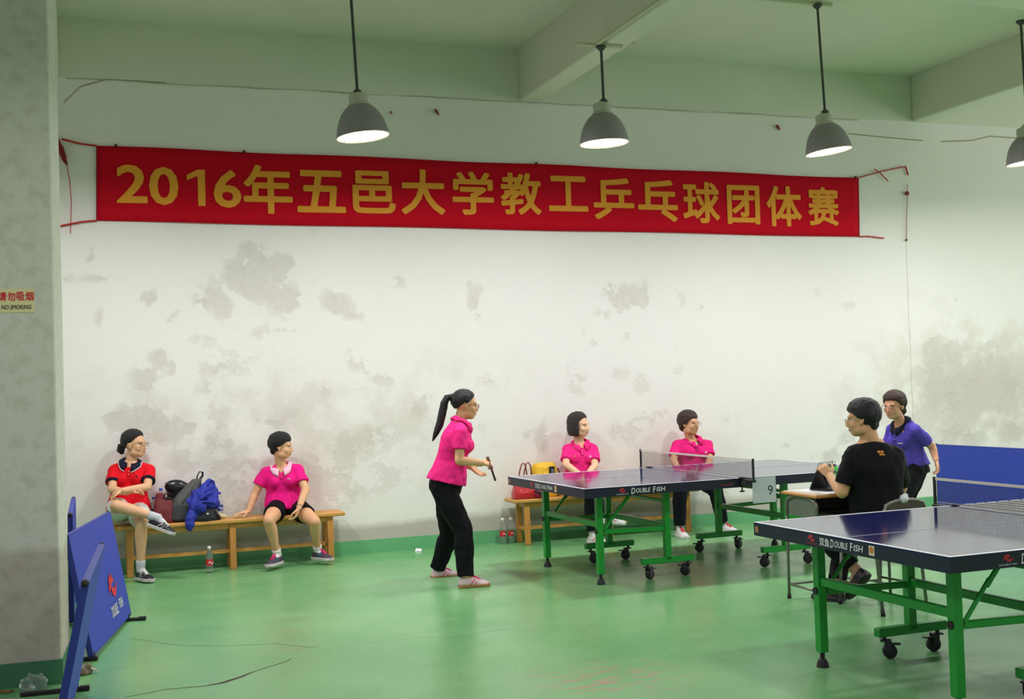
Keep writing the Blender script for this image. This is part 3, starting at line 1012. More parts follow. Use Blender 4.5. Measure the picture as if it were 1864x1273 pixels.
# ================================================================== BENCHES
wood = mat('bench_wood', (206, 152, 78), .45, var=.14, vscale=5, stretch=(1.2, 14, 14), bump=.04, bscale=30)
wood_e = mat('bench_wood_edge', (196, 138, 66), .45, var=.14, vscale=5, stretch=(14, 14, 1.5))
def bench(label, xl):
    """long wooden bench with three pairs of legs; xl = its left end"""
    t = Thing('wooden_bench', label, 'bench', (xl, 10.84, 0), 0, group='long wooden benches along the wall', local=True)
    L, W, H = 2.0, .30, .44
    t.part('seat', MB().box((L / 2, 0, H - .0175), (L, W, .035), ch=.008), wood)
    for x in (.135, 1.0, L - .135):
        for s in (-1, 1):
            m = MB()
            m.beam((x, s * .105, H - .035), (x, s * (.118), 0.0), .055, .038, up=(0, 1, 0), ch=.004)
            t.part('leg', m, wood_e)
        t.part('leg_rail', MB().box((x, 0, .15), (.03, .20, .035), ch=.003), wood)
        t.part('seat_rail', MB().box((x, 0, H - .06), (.03, .19, .04), ch=.003), wood)
    for s in (-1, 1):
        t.part('apron', MB().box((L / 2, s * .10, H - .06), (L - .25, .022, .05), ch=.003), wood)
    t.part('stretcher', MB().box((L / 2, 0.0, .15), (L - .27, .03, .035), ch=.003), wood)
    return t
bench('long wooden bench at the left, under the two women watching sideways', .20)
bench('long wooden bench behind the farther table, under the two seated women in pink', 3.835)

# ================================================================== BOTTLES
clear = bpy.data.materials.new('clear_plastic')
clear.use_nodes = True
_b = clear.node_tree.nodes['Principled BSDF']
_b.inputs['Base Color'].default_value = (.96, .98, .96, 1)
_b.inputs['Roughness'].default_value = .08
_b.inputs['IOR'].default_value = 1.25
_b.inputs['Transmission Weight'].default_value = .92
def bottle(label, P, h=.23, r=.032, capc=(240, 240, 240), labc=(214, 40, 44), group=None, lab2=None, tiltM=None):
    P = Vector(P)
    t = Thing('plastic_bottle', label, 'bottle', P, group=group, local=True)
    k = h / .23
    def tf(m):
        return m.xf(tiltM.to_4x4()) if tiltM is not None else m
    prof = [(.004, .004), (r * .72, .0), (r * .98, .008), (r, .02), (r * .93, .05), (r, .062), (r, .118), (r * .95, .135), (r * .98, .15), (r * .75, .175), (r * .42, .196), (.0125, .203), (.0125, .218)]
    t.part('bottle_body', tf(MB().lathe([(a, z * k) for a, z in prof], 22)), clear, True)
    lm = tf(MB().lathe([(r * 1.012, .068 * k), (r * 1.012, .116 * k)], 24, cap=False))
    lp = t.part('label', lm, mat('label_%d_%d_%d' % labc, labc, .45), True)
    t.part('cap', tf(MB().lathe([(.0145, .21 * k), (.0155, .212 * k), (.0155, .227 * k), (.013, .23 * k)], 16)), mat('cap_%d_%d_%d' % capc, capc, .4), 40)
    m = MB()
    a0 = -1.9
    # a light swirl printed on the label
    vs = []
    for i in range(9):
        a = a0 + i * .2
        zc = (.09 + .008 * math.sin(i * .9)) * k
        vs += [Vector((r * 1.022 * math.cos(a), r * 1.022 * math.sin(a), zc - .006 * k)), Vector((r * 1.022 * math.cos(a), r * 1.022 * math.sin(a), zc + .006 * k))]
    m.add(vs, [(2 * i, 2 * i + 2, 2 * i + 3, 2 * i + 1) for i in range(8)])
    t.part('label_print', tf(m), white_ink, parent=lp)
    return t
bottle('plastic bottle with red label standing on the floor under the left bench', (.985, 10.62, 0))
bottle('left one of two red-labelled bottles on the floor by the wall', (3.79, 10.93, 0), h=.25, group=None)
bottle('right one of two red-labelled bottles on the floor by the wall', (3.875, 10.93, 0), h=.25)
bottle('water bottle with blue cap and blue label standing on the left bench', (1.106, 10.860, 0.464)[:2] + (.44,), h=.235, r=.032, capc=(52, 60, 190), labc=(44, 72, 160))
bottle('clear bottle with blue cap upright behind the maroon bag', (0.612, 10.930, 0.487)[:2] + (.44,), h=.295, capc=(70, 110, 200), labc=(150, 186, 220))
bottle('clear bottle with blue label beside the woman in red', (0.552, 10.930, 0.491)[:2] + (.44,), h=.22, capc=(60, 90, 190), labc=(70, 110, 190))

# ================================================================== BAGS
def lump(t, name, mb, m, voxel=.009, it=4, wr=.006, fr=(16, 16, 12), seed=0, parent=None, label=None):
    me = remesh(mb, name, voxel, it, wr, fr, t.loc, seed)
    return t.part(name, me, m, parent=parent, label=label)
def BX(px, py, Y):
    return None
Yb = 10.84
# maroon bag
P = Vector((.625, 10.80, .44))
t = Thing('maroon_bag', 'small maroon fabric bag standing on the bench beside the woman in red', 'bag', P)
mb = MB()
mb.loft([[P + Vector((math.copysign(abs(math.cos(a)) ** .55, math.cos(a)) * w, math.copysign(abs(math.sin(a)) ** .55, math.sin(a)) * d + oy, z)) for a in [2 * math.pi * i / 20 for i in range(20)]] for z, w, d, oy in ((.0, .085, .055, 0), (.02, .092, .062, 0), (.10, .088, .060, 0), (.17, .078, .048, .005), (.215, .070, .03, .01))])
mb.loft([[P + Vector((-.03 + math.cos(a) * w, .005 + math.sin(a) * .02, z)) for a in [2 * math.pi * i / 12 for i in range(12)]] for z, w in ((.19, .045), (.25, .038), (.262, .028))])
lump(t, 'bag_body', mb, mat('maroon_cloth', (112, 34, 40), .7, var=.1, vscale=30), wr=.005)
t.part('handle', MB().tube([P + Vector(q) for q in ((.0, -.02, .21), (.01, -.045, .25), (.035, -.04, .262), (.055, -.02, .25), (.06, 0, .20))], .006, 8), mat('maroon_dark', (64, 22, 28), .6))
t.part('bag_lining', MB().box(P + Vector((.04, -.012, .214)), (.05, .05, .012), ch=.003), black_ink)
# round black case
P = Vector((.765, 10.965, .72))
t = Thing('black_case', 'rounded black shiny case lying behind the maroon bag', 'bag', (.765, 10.965, .44))
R = Matrix.Rotation(.28, 3, 'Y')
mb = MB().ell(P, (R @ Vector((.125, 0, 0)), R @ Vector((0, .055, 0)), R @ Vector((0, 0, .075))))
mb.loft([[Vector((.765 + math.cos(a) * w, 10.965 + math.sin(a) * .05, z)) for a in [2 * math.pi * i / 14 for i in range(14)]] for z, w in ((.44, .10), (.60, .105), (.70, .10))])
lump(t, 'case_body', mb, mat('black_shiny', (20, 26, 30), .28), wr=.003)
t.part('zipper', MB().tube([P + R @ Vector((.127 * math.cos(a), -.068 * math.sin(a) - .002, .02)) for a in [math.pi * i / 12 for i in range(13)]], .004, 6), mat('zip_grey', (60, 64, 68), .4))
# grey bag leaning towards the right, strap loop on top
P = Vector((.81, 10.835, .44))
t = Thing('grey_backpack', 'grey backpack with a black loop leaning to the right on the bench', 'bag', P)
mb = MB()
st = ((.0, -.07, .085, .07), (.03, -.065, .10, .085), (.12, -.04, .105, .09), (.20, .0, .098, .08), (.27, .045, .078, .06), (.33, .085, .055, .045), (.365, .105, .042, .035))
mb.loft([[P + Vector((ox + math.copysign(abs(math.cos(a)) ** .7, math.cos(a)) * w, math.copysign(abs(math.sin(a)) ** .7, math.sin(a)) * d, z)) for a in [2 * math.pi * i / 20 for i in range(20)]] for z, ox, w, d in st])
lump(t, 'bag_body', mb, mat('grey_nylon', (84, 86, 84), .75, var=.12, vscale=60), wr=.006, seed=3)
mb = MB()
mb.loft([[P + Vector((ox + math.cos(a) * w, -.085 + math.sin(a) * .025, z)) for a in [2 * math.pi * i / 14 for i in range(14)]] for z, ox, w in ((.02, -.06, .075), (.10, -.045, .08), (.16, -.02, .07))])
lump(t, 'front_pocket', mb, mat('grey_nylon_dark', (58, 62, 64), .75, var=.1, vscale=60), wr=.003, seed=5)
mb = MB()
top = P + Vector((.108, 0, .36))
mb.tube([top + Vector(q) for q in ((-.008, 0, -.02), (0.0, -.004, .03), (.022, -.008, .068), (.047, -.004, .058), (.046, 0, .028), (.016, .002, -.008))], [.011, .012, .011, .010, .010, .010], 8, flat=.5)
t.part('strap_loop', mb, rubber, True)
t.part('shoulder_strap', MB().tube([P + Vector(q) for q in ((.135, -.02, .33), (.135, -.05, .22), (.10, -.08, .10), (.05, -.075, .01))], .016, 8, flat=.35), rubber, True)
t.part('zipper', MB().tube([P + Vector(q) for q in ((-.05, -.088, .14), (-.01, -.084, .19), (.045, -.062, .26), (.085, -.04, .33))], .004, 6), rubber, True)
# blue cloth (a jacket) heaped over a black bag
P = Vector((.955, 10.785, .44))
t = Thing('black_gym_bag', 'black gym bag under the blue jacket on the left bench', 'bag', P)
mb = MB()
mb.loft([[P + Vector((ox + math.copysign(abs(math.cos(a)) ** .6, math.cos(a)) * w, math.copysign(abs(math.sin(a)) ** .6, math.sin(a)) * d, z)) for a in [2 * math.pi * i / 20 for i in range(20)]] for z, ox, w, d in ((0, .01, .135, .095), (.03, .012, .14, .10), (.10, .0, .11, .085), (.16, -.01, .08, .06))])
lump(t, 'bag_body', mb, mat('black_nylon', (24, 24, 30), .55), wr=.005, seed=8)
t.part('strap', MB().tube([P + Vector(q) for q in ((.10, -.085, .10), (.125, -.095, .05), (.148, -.07, .01))], .01, 8, flat=.4), mat('strap_grey', (70, 66, 66), .6))
t.part('badge', MB().ell(P + Vector((.03, -.106, .065)), ((.011, 0, 0), (0, .005, 0), (0, 0, .008))), white_ink)
t = Thing('blue_jacket', 'crumpled royal blue jacket heaped on the black gym bag', 'jacket', P)
mb = MB()
for (x, y, z, r1, r2) in ((-.035, -.02, .20, .075, .085), (.03, .0, .26, .07, .075), (.065, .01, .31, .045, .05), (.09, .01, .22, .055, .075), (-.08, -.07, .12, .05, .09), (-.115, -.10, .03, .042, .08), (-.12, -.115, -.02, .035, .05), (-.03, -.09, .13, .055, .06), (.06, -.07, .16, .06, .05), (-.10, -.02, .16, .05, .06), (.105, -.01, .15, .035, .05)):
    mb.ell(P + Vector((x, y, z)), ((r1, 0, 0), (0, r1 * .8, 0), (0, 0, r2)))
lump(t, 'jacket_body', mb, mat('royal_blue_cloth', (34, 48, 158), .7, var=.12, vscale=18), voxel=.007, it=3, wr=.017, fr=(19, 17, 11), seed=11)
mb = MB()
mb.tube([P + Vector(q) for q in ((-.03, -.11, .20), (.02, -.105, .235), (.075, -.075, .255))], [.02, .026, .018], 8, flat=.6)
mb.tube([P + Vector(q) for q in ((-.07, -.12, .14), (0, -.125, .175), (.07, -.11, .165), (.11, -.07, .13))], [.014, .02, .02, .014], 8, flat=.6)
mb.tube([P + Vector(q) for q in ((.045, -.02, .30), (.075, -.03, .355), (.10, -.01, .33))], [.02, .022, .014], 8, flat=.6)
lump(t, 'jacket_sleeve', mb, mat('royal_blue_cloth', (34, 48, 158), .7), voxel=.006, it=2, wr=.008, seed=12)
# pale yellow cloth by the water bottle
P = Vector((1.095, 10.84, .44))
t = Thing('yellow_towel', 'pale yellow crumpled plastic bag beside the water bottle', 'plastic bag', P)
mb = MB()
for (x, y, z, a, b) in ((0, 0, .03, .035, .03), (.03, 0, .02, .035, .02), (-.012, .01, .065, .018, .035), (.05, .01, .012, .03, .012)):
    mb.ell(P + Vector((x, y, z)), ((a, 0, 0), (0, a * .8, 0), (0, 0, b)))
lump(t, 'bag_folds', mb, mat('pale_yellow', (222, 214, 168), .6), voxel=.005, it=2, wr=.009, fr=(34, 30, 26))
# white towel on the bench next to the woman in red
P = Vector((.50, 10.80, .44))
t = Thing('white_towel', 'white cloth bundle on the bench by the hip of the woman in red', 'towel', P)
mb = MB()
for (x, y, z, a, b) in ((0, 0, .04, .05, .045), (.045, -.01, .035, .04, .04), (.0, -.02, .07, .035, .03)):
    mb.ell(P + Vector((x, y, z)), ((a, 0, 0), (0, a * .9, 0), (0, 0, b)))
lump(t, 'towel_folds', mb, mat('white_cloth', (214, 216, 222), .8), voxel=.006, it=2, wr=.008, fr=(28, 26, 24))

# right bench: red tote, yellow and black backpack, pink bag
P = Vector((3.965, 10.78, .44))
t = Thing('red_handbag', 'glossy red handbag with two handles at the left end of the far bench', 'handbag', P)
mb = MB()
mb.loft([[P + Vector((ox + math.copysign(abs(math.cos(a)) ** .5, math.cos(a)) * w, math.copysign(abs(math.sin(a)) ** .5, math.sin(a)) * d, z)) for a in [2 * math.pi * i / 24 for i in range(24)]] for z, w, d, ox in ((0, .105, .07, 0), (.015, .118, .08, 0), (.06, .114, .08, 0), (.14, .10, .055, .0), (.22, .088, .03, .0))])
lump(t, 'bag_body', mb, mat('red_leather', (190, 36, 44), .3, coat=.3), wr=.004, seed=2)
for dx, dy in ((-.02, -.04), (.055, .03)):
    t.part('handle', MB().tube([P + Vector((dx + q[0], dy, q[1])) for q in ((-.05, .16), (-.03, .27), (-.008, .335), (.012, .345), (.032, .315), (.045, .20))], .007, 8), mat('brown_leather', (128, 58, 44), .45), True)
t.part('clasp', MB().box(P + Vector((0, -.075, .17)), (.035, .012, .05), ch=.004), mat('red_leather_dark', (150, 24, 34), .35))
P = Vector((4.22, 10.88, .44))
t = Thing('yellow_backpack', 'yellow and black backpack on the far bench beside the woman with a bob', 'backpack', P)
mb = MB()
mb.loft([[P + Vector((ox + math.copysign(abs(math.cos(a)) ** .6, math.cos(a)) * w, math.copysign(abs(math.sin(a)) ** .6, math.sin(a)) * d, z)) for a in [2 * math.pi * i / 20 for i in range(20)]] for z, w, d, ox in ((0, .13, .09, 0), (.04, .14, .10, 0), (.20, .135, .095, 0), (.29, .12, .07, 0), (.33, .09, .04, 0))])
lump(t, 'bag_body', mb, mat('yellow_nylon', (226, 178, 30), .6, var=.08, vscale=20), wr=.010, seed=21)
t.part('black_panel', MB().box(P + Vector((.045, -.095, .235)), (.055, .03, .12), ch=.01), mat('black_nylon', (24, 24, 30), .55))
t.part('buckle', MB().box(P + Vector((.045, -.113, .245)), (.03, .012, .045), ch=.003), mat('buckle_grey', (96, 100, 112), .5))
t.part('pocket', remesh(MB().ell(P + Vector((-.05, -.09, .12)), ((.07, 0, 0), (0, .03, 0), (0, 0, .09))), 'pocket', .008, 2, .006, (20, 20, 20), t.loc), mat('yellow_dark', (206, 140, 24), .6))
t.part('strap', MB().tube([P + Vector(q) for q in ((.12, -.06, .27), (.14, -.085, .20), (.135, -.09, .08), (.10, -.09, .01))], .016, 8, flat=.35), mat('strap_maroon', (96, 30, 44), .6), True)
P = Vector((4.12, 10.73, .44))
t = Thing('pink_pouch', 'pink and dark pouch lying on the far bench between the bags', 'pouch', P)
mb = MB().ell(P + Vector((0, 0, .055)), ((.085, 0, 0), (0, .045, 0), (0, 0, .055)))
lump(t, 'pouch_body', mb, mat('pink_cloth', (190, 40, 92), .6), voxel=.006, wr=.005, seed=4)
t.part('flap', MB().tube([P + Vector(q) for q in ((-.07, -.03, .08), (-.03, -.05, .06), (0, -.05, .02))], [.02, .024, .014], 8, flat=.5), mat('black_nylon', (24, 24, 30), .55), True)
t.part('zipper', MB().tube([P + Vector((.08 * math.cos(a), -.047 * math.sin(a), .06)) for a in [math.pi * i / 10 for i in range(11)]], .004, 6), mat('zip_grey', (60, 64, 68), .4))

# ================================================================== BARRIERS
blue_cloth = mat('barrier_blue', (44, 66, 176), .6, var=.06, vscale=30, bump=.05, bscale=300)
blue_edge = mat('barrier_seam', (36, 52, 140), .6)
def barrier(label, A, B, lean, h=.72, feet=((.12, .16, .05), (.88, .16, .05)), logo=False, flip=1):
    """covered frame on two black feet: A, B = its foot line on the floor; lean = sideways offset of the top"""
    A, B = Vector(A + (0,)), Vector(B + (0,))
    d = (B - A); L = d.length; d.normalize()
    n = Vector((d.y, -d.x, 0)) * flip
    t = Thing('court_barrier', label, 'barrier', (A + B) / 2, group='blue court barriers')
    z0 = .03
    top = n * lean
    u = (Vector((0, 0, h)) + top).normalized()
    nn = d.cross(u).normalized()
    if nn.dot(n) < 0:
        nn = -nn
    H = (Vector((0, 0, h)) + top).length
    O = A + Vector((0, 0, z0))
    mb = MB()
    nu, nv = 16, 8
    front = []
    # cloth pulled over the frame: hollows slightly between the rails, both faces
    for sgn in (1, -1):
        g = [[O + d * (L * i / nu) + u * (H * k / nv) + nn * sgn * (.017 - .006 * math.sin(math.pi * i / nu) * math.sin(math.pi * k / nv)) for k in range(nv + 1)] for i in range(nu + 1)]
        vs = [p for r in g for p in r]
        fs = [(i * (nv + 1) + k, (i + 1) * (nv + 1) + k, (i + 1) * (nv + 1) + k + 1, i * (nv + 1) + k + 1) for i in range(nu) for k in range(nv)]
        mb.add(vs, fs if sgn > 0 else [f[::-1] for f in fs])
    t.part('panel', mb, blue_cloth, True)
    e = MB()
    c4 = [O, O + d * L, O + d * L + u * H, O + u * H]
    for i in range(4):
        e.beam(c4[i], c4[(i + 1) % 4], .034, .012, up=(u if i % 2 == 0 else d), ch=.003)
    t.part('frame', e, blue_edge)
    for (f, fb, ff) in feet:
        c = A + d * (L * f)
        ft = t.part('foot', MB().beam(c - n * fb + Vector((0, 0, .012)), c + n * ff + Vector((0, 0, .012)), .026, .022), rubber)
        t.part('foot_cap', MB().beam(c + n * (ff - .045) + Vector((0, 0, .014)), c + n * (ff + .005) + Vector((0, 0, .014)), .032, .028), rubber, parent=ft)
        t.part('foot_bracket', MB().box(c + Vector((0, 0, .03)), (.04, .04, .045), ch=.005), rubber, parent=ft)
    for q in (c4[3], c4[2]):
        t.part('corner_cap', MB().ball(q - u * .004, .018, 10, 7), rubber, True)
    if logo:
        ax = d if logo > 0 else -d
        c0 = O + d * (L * .70) + u * (H * .27) + nn * .0165
        em = MB(); emblem(em, c0 + u * .075 - ax * .03 + nn * .001, ax, u, .135)
        t.part('emblem', em, mat('barrier_red', (222, 40, 50), .5))
        lt = MB()
        write(lt, 'DOUBLE', c0 - u * .075 - ax * .10 + nn * .001, ax, u, width=.21, height=.075, bold=.02)
        write(lt, 'FISH', c0 - u * .065 + ax * .13 + nn * .001, ax, u, width=.13, height=.065, bold=.02)
        t.part('lettering', lt, white_ink)
    return t
barrier('blue barrier with red fish emblem leaning against the pillar', (.0, 7.49), (.257, 8.78), -.125, h=.715, feet=((.02, .05, .03), (.93, .10, .125)), logo=1)
barrier('blue barrier seen edge-on in the lower left corner', (-.165, 5.48), (-.082, 6.80), .15, h=.735, feet=((.12, .2, .1), (.985, .27, .07)))
barrier('dark blue barrier squeezed between the pillar and the emblem barrier', (-.118, 8.70), (-.108, 10.05), .006, h=.73)
barrier('tall blue barrier standing behind the nearer table at the right', (8.57, 10.45), (8.66, 9.06), 0.0, h=.72)

# ================================================================== SCORER'S DESK AND CHAIR
tube_grey = mat('tube_grey', (124, 122, 112), .4, metal=.5)
box_grey = mat('desk_box_grey', (112, 116, 106), .55, var=.1, vscale=20)
lam = mat('desk_top_beige', (206, 190, 160), .45)
lam_e = mat('desk_edge_orange', (196, 134, 70), .5)
t = Thing('school_desk', 'small school desk with grey metal box in front of the young man', 'desk', (4.86, 7.0, 0))
X0, X1, Y0, Y1 = 4.57, 5.17, 6.79, 7.20
t.part('desk_top', MB().box(((X0 + X1) / 2, (Y0 + Y1) / 2, .741), (X1 - X0 - .01, Y1 - Y0 - .01, .017), ch=.003), lam)
t.part('top_edge', MB().box(((X0 + X1) / 2, (Y0 + Y1) / 2, .735), (X1 - X0 + .012, Y1 - Y0 + .012, .018), ch=.006), lam_e)
m = MB()
m.box(((X0 + X1) / 2, (Y0 + Y1) / 2 + .02, .60), (X1 - X0 - .05, Y1 - Y0 - .06, .012))
m.box(((X0 + X1) / 2, Y1 - .025, .66), (X1 - X0 - .05, .010, .14))
for x in (X0 + .028, X1 - .028):
    m.box((x, (Y0 + Y1) / 2 + .01, .655), (.008, Y1 - Y0 - .07, .14))
t.part('book_box', m, box_grey)
for x in (X0 + .02, X1 - .02):
    ya, yb = Y0 + .025, Y1 - .025
    for (y, y2) in ((ya, ya - .005), (yb, yb + .012)):
        lg = t.part('leg', MB().tube([(x, y, .66), (x, y2, .0)], .0105, 10), tube_grey, True)
        t.part('rubber_tip', MB().tube([(x, y2, .03), (x, y2, .0)], .014, 10), rubber, True, parent=lg)
    arc = [(x, ya, .58), (x, ya, .66)] + [(x, (ya + yb) / 2 - (yb - ya) / 2 * math.cos(a), .67 + .055 * math.sin(a)) for a in [math.pi * i / 10 for i in range(11)]] + [(x, yb, .66), (x, yb, .58)]
    t.part('arch_tube', MB().tube(arc, .0125, 10), tube_grey, True)
    t.part('foot_rail', MB().tube([(x, ya, .10), (x, yb, .10)], .009, 8), tube_grey, True)
t.part('back_rail', MB().tube([(X0 + .02, Y1 - .02, .10), (X1 - .02, Y1 - .02, .10)], .009, 8), tube_grey, True)
p = Thing('score_sheet', 'white score sheet lying on the school desk', 'paper', (4.78, 7.0, .75))
R = Matrix.Rotation(.15, 3, 'Z')
p.part('sheet', MB().box((4.775, 6.99, .7510), (.29, .36, .0015), R), mat('paper_white', (236, 236, 240), .7))
mm = MB()
for i in range(7):
    mm.box(Vector((4.775, 6.99, .7520)) + R @ Vector((0, -.12 + i * .04, 0)), (.24, .0015, .0004), R)
p.part('ruled_lines', mm, mat('grey_ink', (150, 152, 160), .6))
# flip scoreboard
B0 = Vector((4.83, 7.03, .753))
t = Thing('flip_scoreboard', 'black flip scoreboard with a green number card held by the young man', 'scoreboard', B0, .35, local=True)
m = MB()
m.beam((-.0, -.075, .01), (-.0, -.0, .17), .20, .008, up=(0, .9, .43), ch=.002)
m.beam((-.0, .075, .01), (-.0, .0, .17), .20, .008, up=(0, -.9, .43), ch=.002)
m.box((0, 0, .006), (.20, .16, .008), ch=.002)
t.part('stand', m, mat('scoreboard_black', (26, 26, 32), .5))
rg = MB()
for i in range(7):
    x = -.08 + i * .0267
    rg.tube([(x, .012 * math.cos(a), .178 + .014 * math.sin(a)) for a in [2 * math.pi * k / 10 for k in range(11)]], .0018, 6)
t.part('rings', rg, steel_d)
u = Vector((0, .425, .905)).normalized()
q = t.part('number_card', MB().box(Vector((.045, -.046, .095)), (.095, .004, .135), Matrix((Vector((1, 0, 0)), Vector((0, .905, -.425)), u)).transposed()), mat('card_green', (46, 214, 58), .5))
t.part('numeral', write(MB(), '2', Vector((.045, -.0505, .093)), (1, 0, 0), u, height=.085, bold=.02), mat('dark_numeral', (30, 60, 40), .5), parent=q)
t.part('number_card', MB().box(Vector((-.055, -.046, .095)), (.07, .004, .135), Matrix((Vector((1, 0, 0)), Vector((0, .905, -.425)), u)).transposed()), mat('scoreboard_black', (26, 26, 32), .5))
p = Thing('white_marker', 'small white marker card standing on the desk by the scoreboard', 'card', (4.941, 6.930, 0.763)[:2] + (.75,))
p.part('card', MB().box(p.loc + Vector((0, 0, .03)), (.028, .004, .06), Matrix.Rotation(.3, 3, 'Z')), mat('paper_white', (236, 236, 240), .7))
p.part('card_foot', MB().box(p.loc + Vector((0, 0, .003)), (.03, .03, .005)), mat('paper_white', (236, 236, 240), .7))
# chair
CH0 = Vector((4.93, 6.60, 0))
t = Thing('tube_chair', 'grey tube chair with padded back under the young man in black', 'chair', CH0)
pad = mat('chair_pad', (66, 58, 46), .6)
FL, FR, BL, BR = Vector((4.765, 6.84, 0)), Vector((5.075, 6.83, 0)), Vector((4.755, 6.37, 0)), Vector((5.12, 6.40, 0))
t.part('seat', MB().box((4.93, 6.61, .425), (.37, .38, .035), Matrix.Rotation(-.03, 3, 'Z'), ch=.01), pad)
for a in (FL, FR):
    lg = t.part('leg', MB().tube([a, a + Vector((0, -.04, .42))], .0115, 10), tube_grey, True)
    t.part('rubber_tip', MB().tube([a, a + Vector((0, -.004, .04))], .015, 10), rubber, True, parent=lg)
for a in (BL, BR):
    lg = t.part('leg', MB().tube([a, a + Vector((0, .05, .42)), a + Vector((0, .03, .60))], .0115, 10), tube_grey, True)
    t.part('rubber_tip', MB().tube([a, a + Vector((0, .005, .04))], .015, 10), rubber, True, parent=lg)
a, b = BL + Vector((0.03, .03, .58)), BR + Vector((0.05, .03, .58))
ac = [a]
for i in range(11):
    s = i / 10
    ac.append(a.lerp(b, s) + Vector((0, -.015, .145 * math.sin(math.pi * min(max(s, .0), 1)) ** .16 if 0 < s < 1 else .02)))
ac.append(b)
t.part('back_frame', MB().tube(ac, .0115, 10), tube_grey, True)
t.part('backrest', MB().box((a + b) / 2 + Vector((0, -.012, .075)), (.31, .022, .11), Matrix.Rotation(.08, 3, 'Z'), ch=.01), pad)
t.part('rung', MB().tube([FL + Vector((0, -.012, .14)), FR + Vector((0, -.012, .14))], .008, 8), tube_grey, True)
t.part('rung', MB().tube([BL + Vector((0, .016, .16)), FL + Vector((0, -.014, .16))], .008, 8), tube_grey, True)
t.part('rung', MB().tube([BR + Vector((0, .016, .16)), FR + Vector((0, -.014, .16))], .008, 8), tube_grey, True)

wc = Thing('white_cloth', 'small white cloth bundle on the back of the tube chair', 'cloth', (4.976, 6.400, 0.733))
mb = MB()
for (x, y, z, a_, b_) in ((0, 0, .0, .032, .026), (.012, .005, .012, .022, .022), (-.014, .0, -.012, .022, .02)):
    mb.ell(wc.loc + Vector((x, y, z)), ((a_, 0, 0), (0, a_ * .8, 0), (0, 0, b_)))
lump(wc, 'cloth_folds', mb, mat('white_cloth', (214, 216, 222), .8), voxel=.005, it=2, wr=.005, fr=(34, 30, 30))

# ================================================================== LITTER ON THE FLOOR
P = Vector((-.03, 7.17, 0))
t = Thing('crumpled_litter', 'crumpled grey brown litter on the floor by the edge-on barrier', 'litter', P)
mb = MB()
for (x, y, z, r) in ((-.03, 0, .03, .03), (.01, .005, .028, .03), (-.015, -.01, .018, .03)):
    mb.ball(P + Vector((x, y, z)), r)
t.part('crumple', remesh(mb, 'crumple', .005, 1, .012, (40, 40, 40), t.loc), mat('litter_brown', (126, 108, 88), .8, var=.3, vscale=40))
t.part('loose_flap', MB().tube([P + Vector(q) for q in ((.03, 0, .03), (.05, 0, .02), (.07, .005, .006))], [.018, .014, .004], 7, flat=.35), mat('litter_pale', (176, 160, 150), .8))
P = Vector((-.30, 6.90, 0))
t = Thing('clear_plastic_bag', 'crumpled clear plastic bag on the floor against the pillar', 'plastic bag', P)
mb = MB()
for (x, y, z, r) in ((-.02, 0, .035, .045), (.03, .01, .04, .045), (.0, .02, .06, .03), (.045, 0, .02, .03)):
    mb.ball(P + Vector((x, y, z)), r)
t.part('bag_film', remesh(mb, 'bag_film', .006, 1, .014, (32, 32, 32), t.loc), clear)
t.part('knot', remesh(MB().ball(P + Vector((.0, -.02, .02)), .018), 'knot', .005, 1, .006, (50, 50, 50), t.loc), mat('film_white', (206, 208, 204), .5))
P = Vector((-.45, 6.9, 0))
t = Thing('orange_peel', 'orange brown scrap on the floor at the lower left corner', 'litter', P)
t.part('scrap', MB().tube([P + Vector(q) for q in ((-.06, .0, .004), (-.01, .015, .016), (.04, 0, .01), (.07, .02, .004))], [.004, .014, .010, .003], 8, flat=.4), mat('peel_orange', (150, 86, 44), .7), True)
t.part('stem', MB().tube([P + Vector(q) for q in ((.04, 0, .012), (.06, -.01, .02))], .003, 6), mat('peel_dark', (96, 60, 36), .7))
P = Vector((2.932, 11.242, 0.000)) + Vector((0, -.35, 0))
t = Thing('paper_scrap', 'small folded white paper scrap on the floor by the skirting', 'paper', P)
t.part('fold', MB().quad(P + Vector((-.035, .01, .001)), P + Vector((.02, -.015, .001)), P + Vector((.032, .012, .022)), P + Vector((-.02, .03, .026))), mat('paper_white', (236, 236, 240), .7), solid=.002)
t.part('fold', MB().quad(P + Vector((-.035, .01, .001)), P + Vector((.02, -.015, .001)), P + Vector((.035, -.012, .003)), P + Vector((-.012, .0, .004))), mat('paper_white', (236, 236, 240), .7), solid=.002)

# ================================================================== PEOPLE
SKIN = {}
def skin(c):
    k = 'skin_%d_%d_%d' % c
    return mat(k, c, .55, spec=.35, var=.05, vscale=25)

def cloth(name, c, rough=.75):
    return mat(name, c, rough, spec=.2, var=.06, vscale=60, bump=.05, bscale=400)

def fr(f, up):
    f = Vector(f).normalized()
    up = Vector(up)
    r = f.cross(up).normalized()
    u = r.cross(f)
    return r, f, u

def lerp(a, b, t):
    return Vector(a).lerp(Vector(b), t)

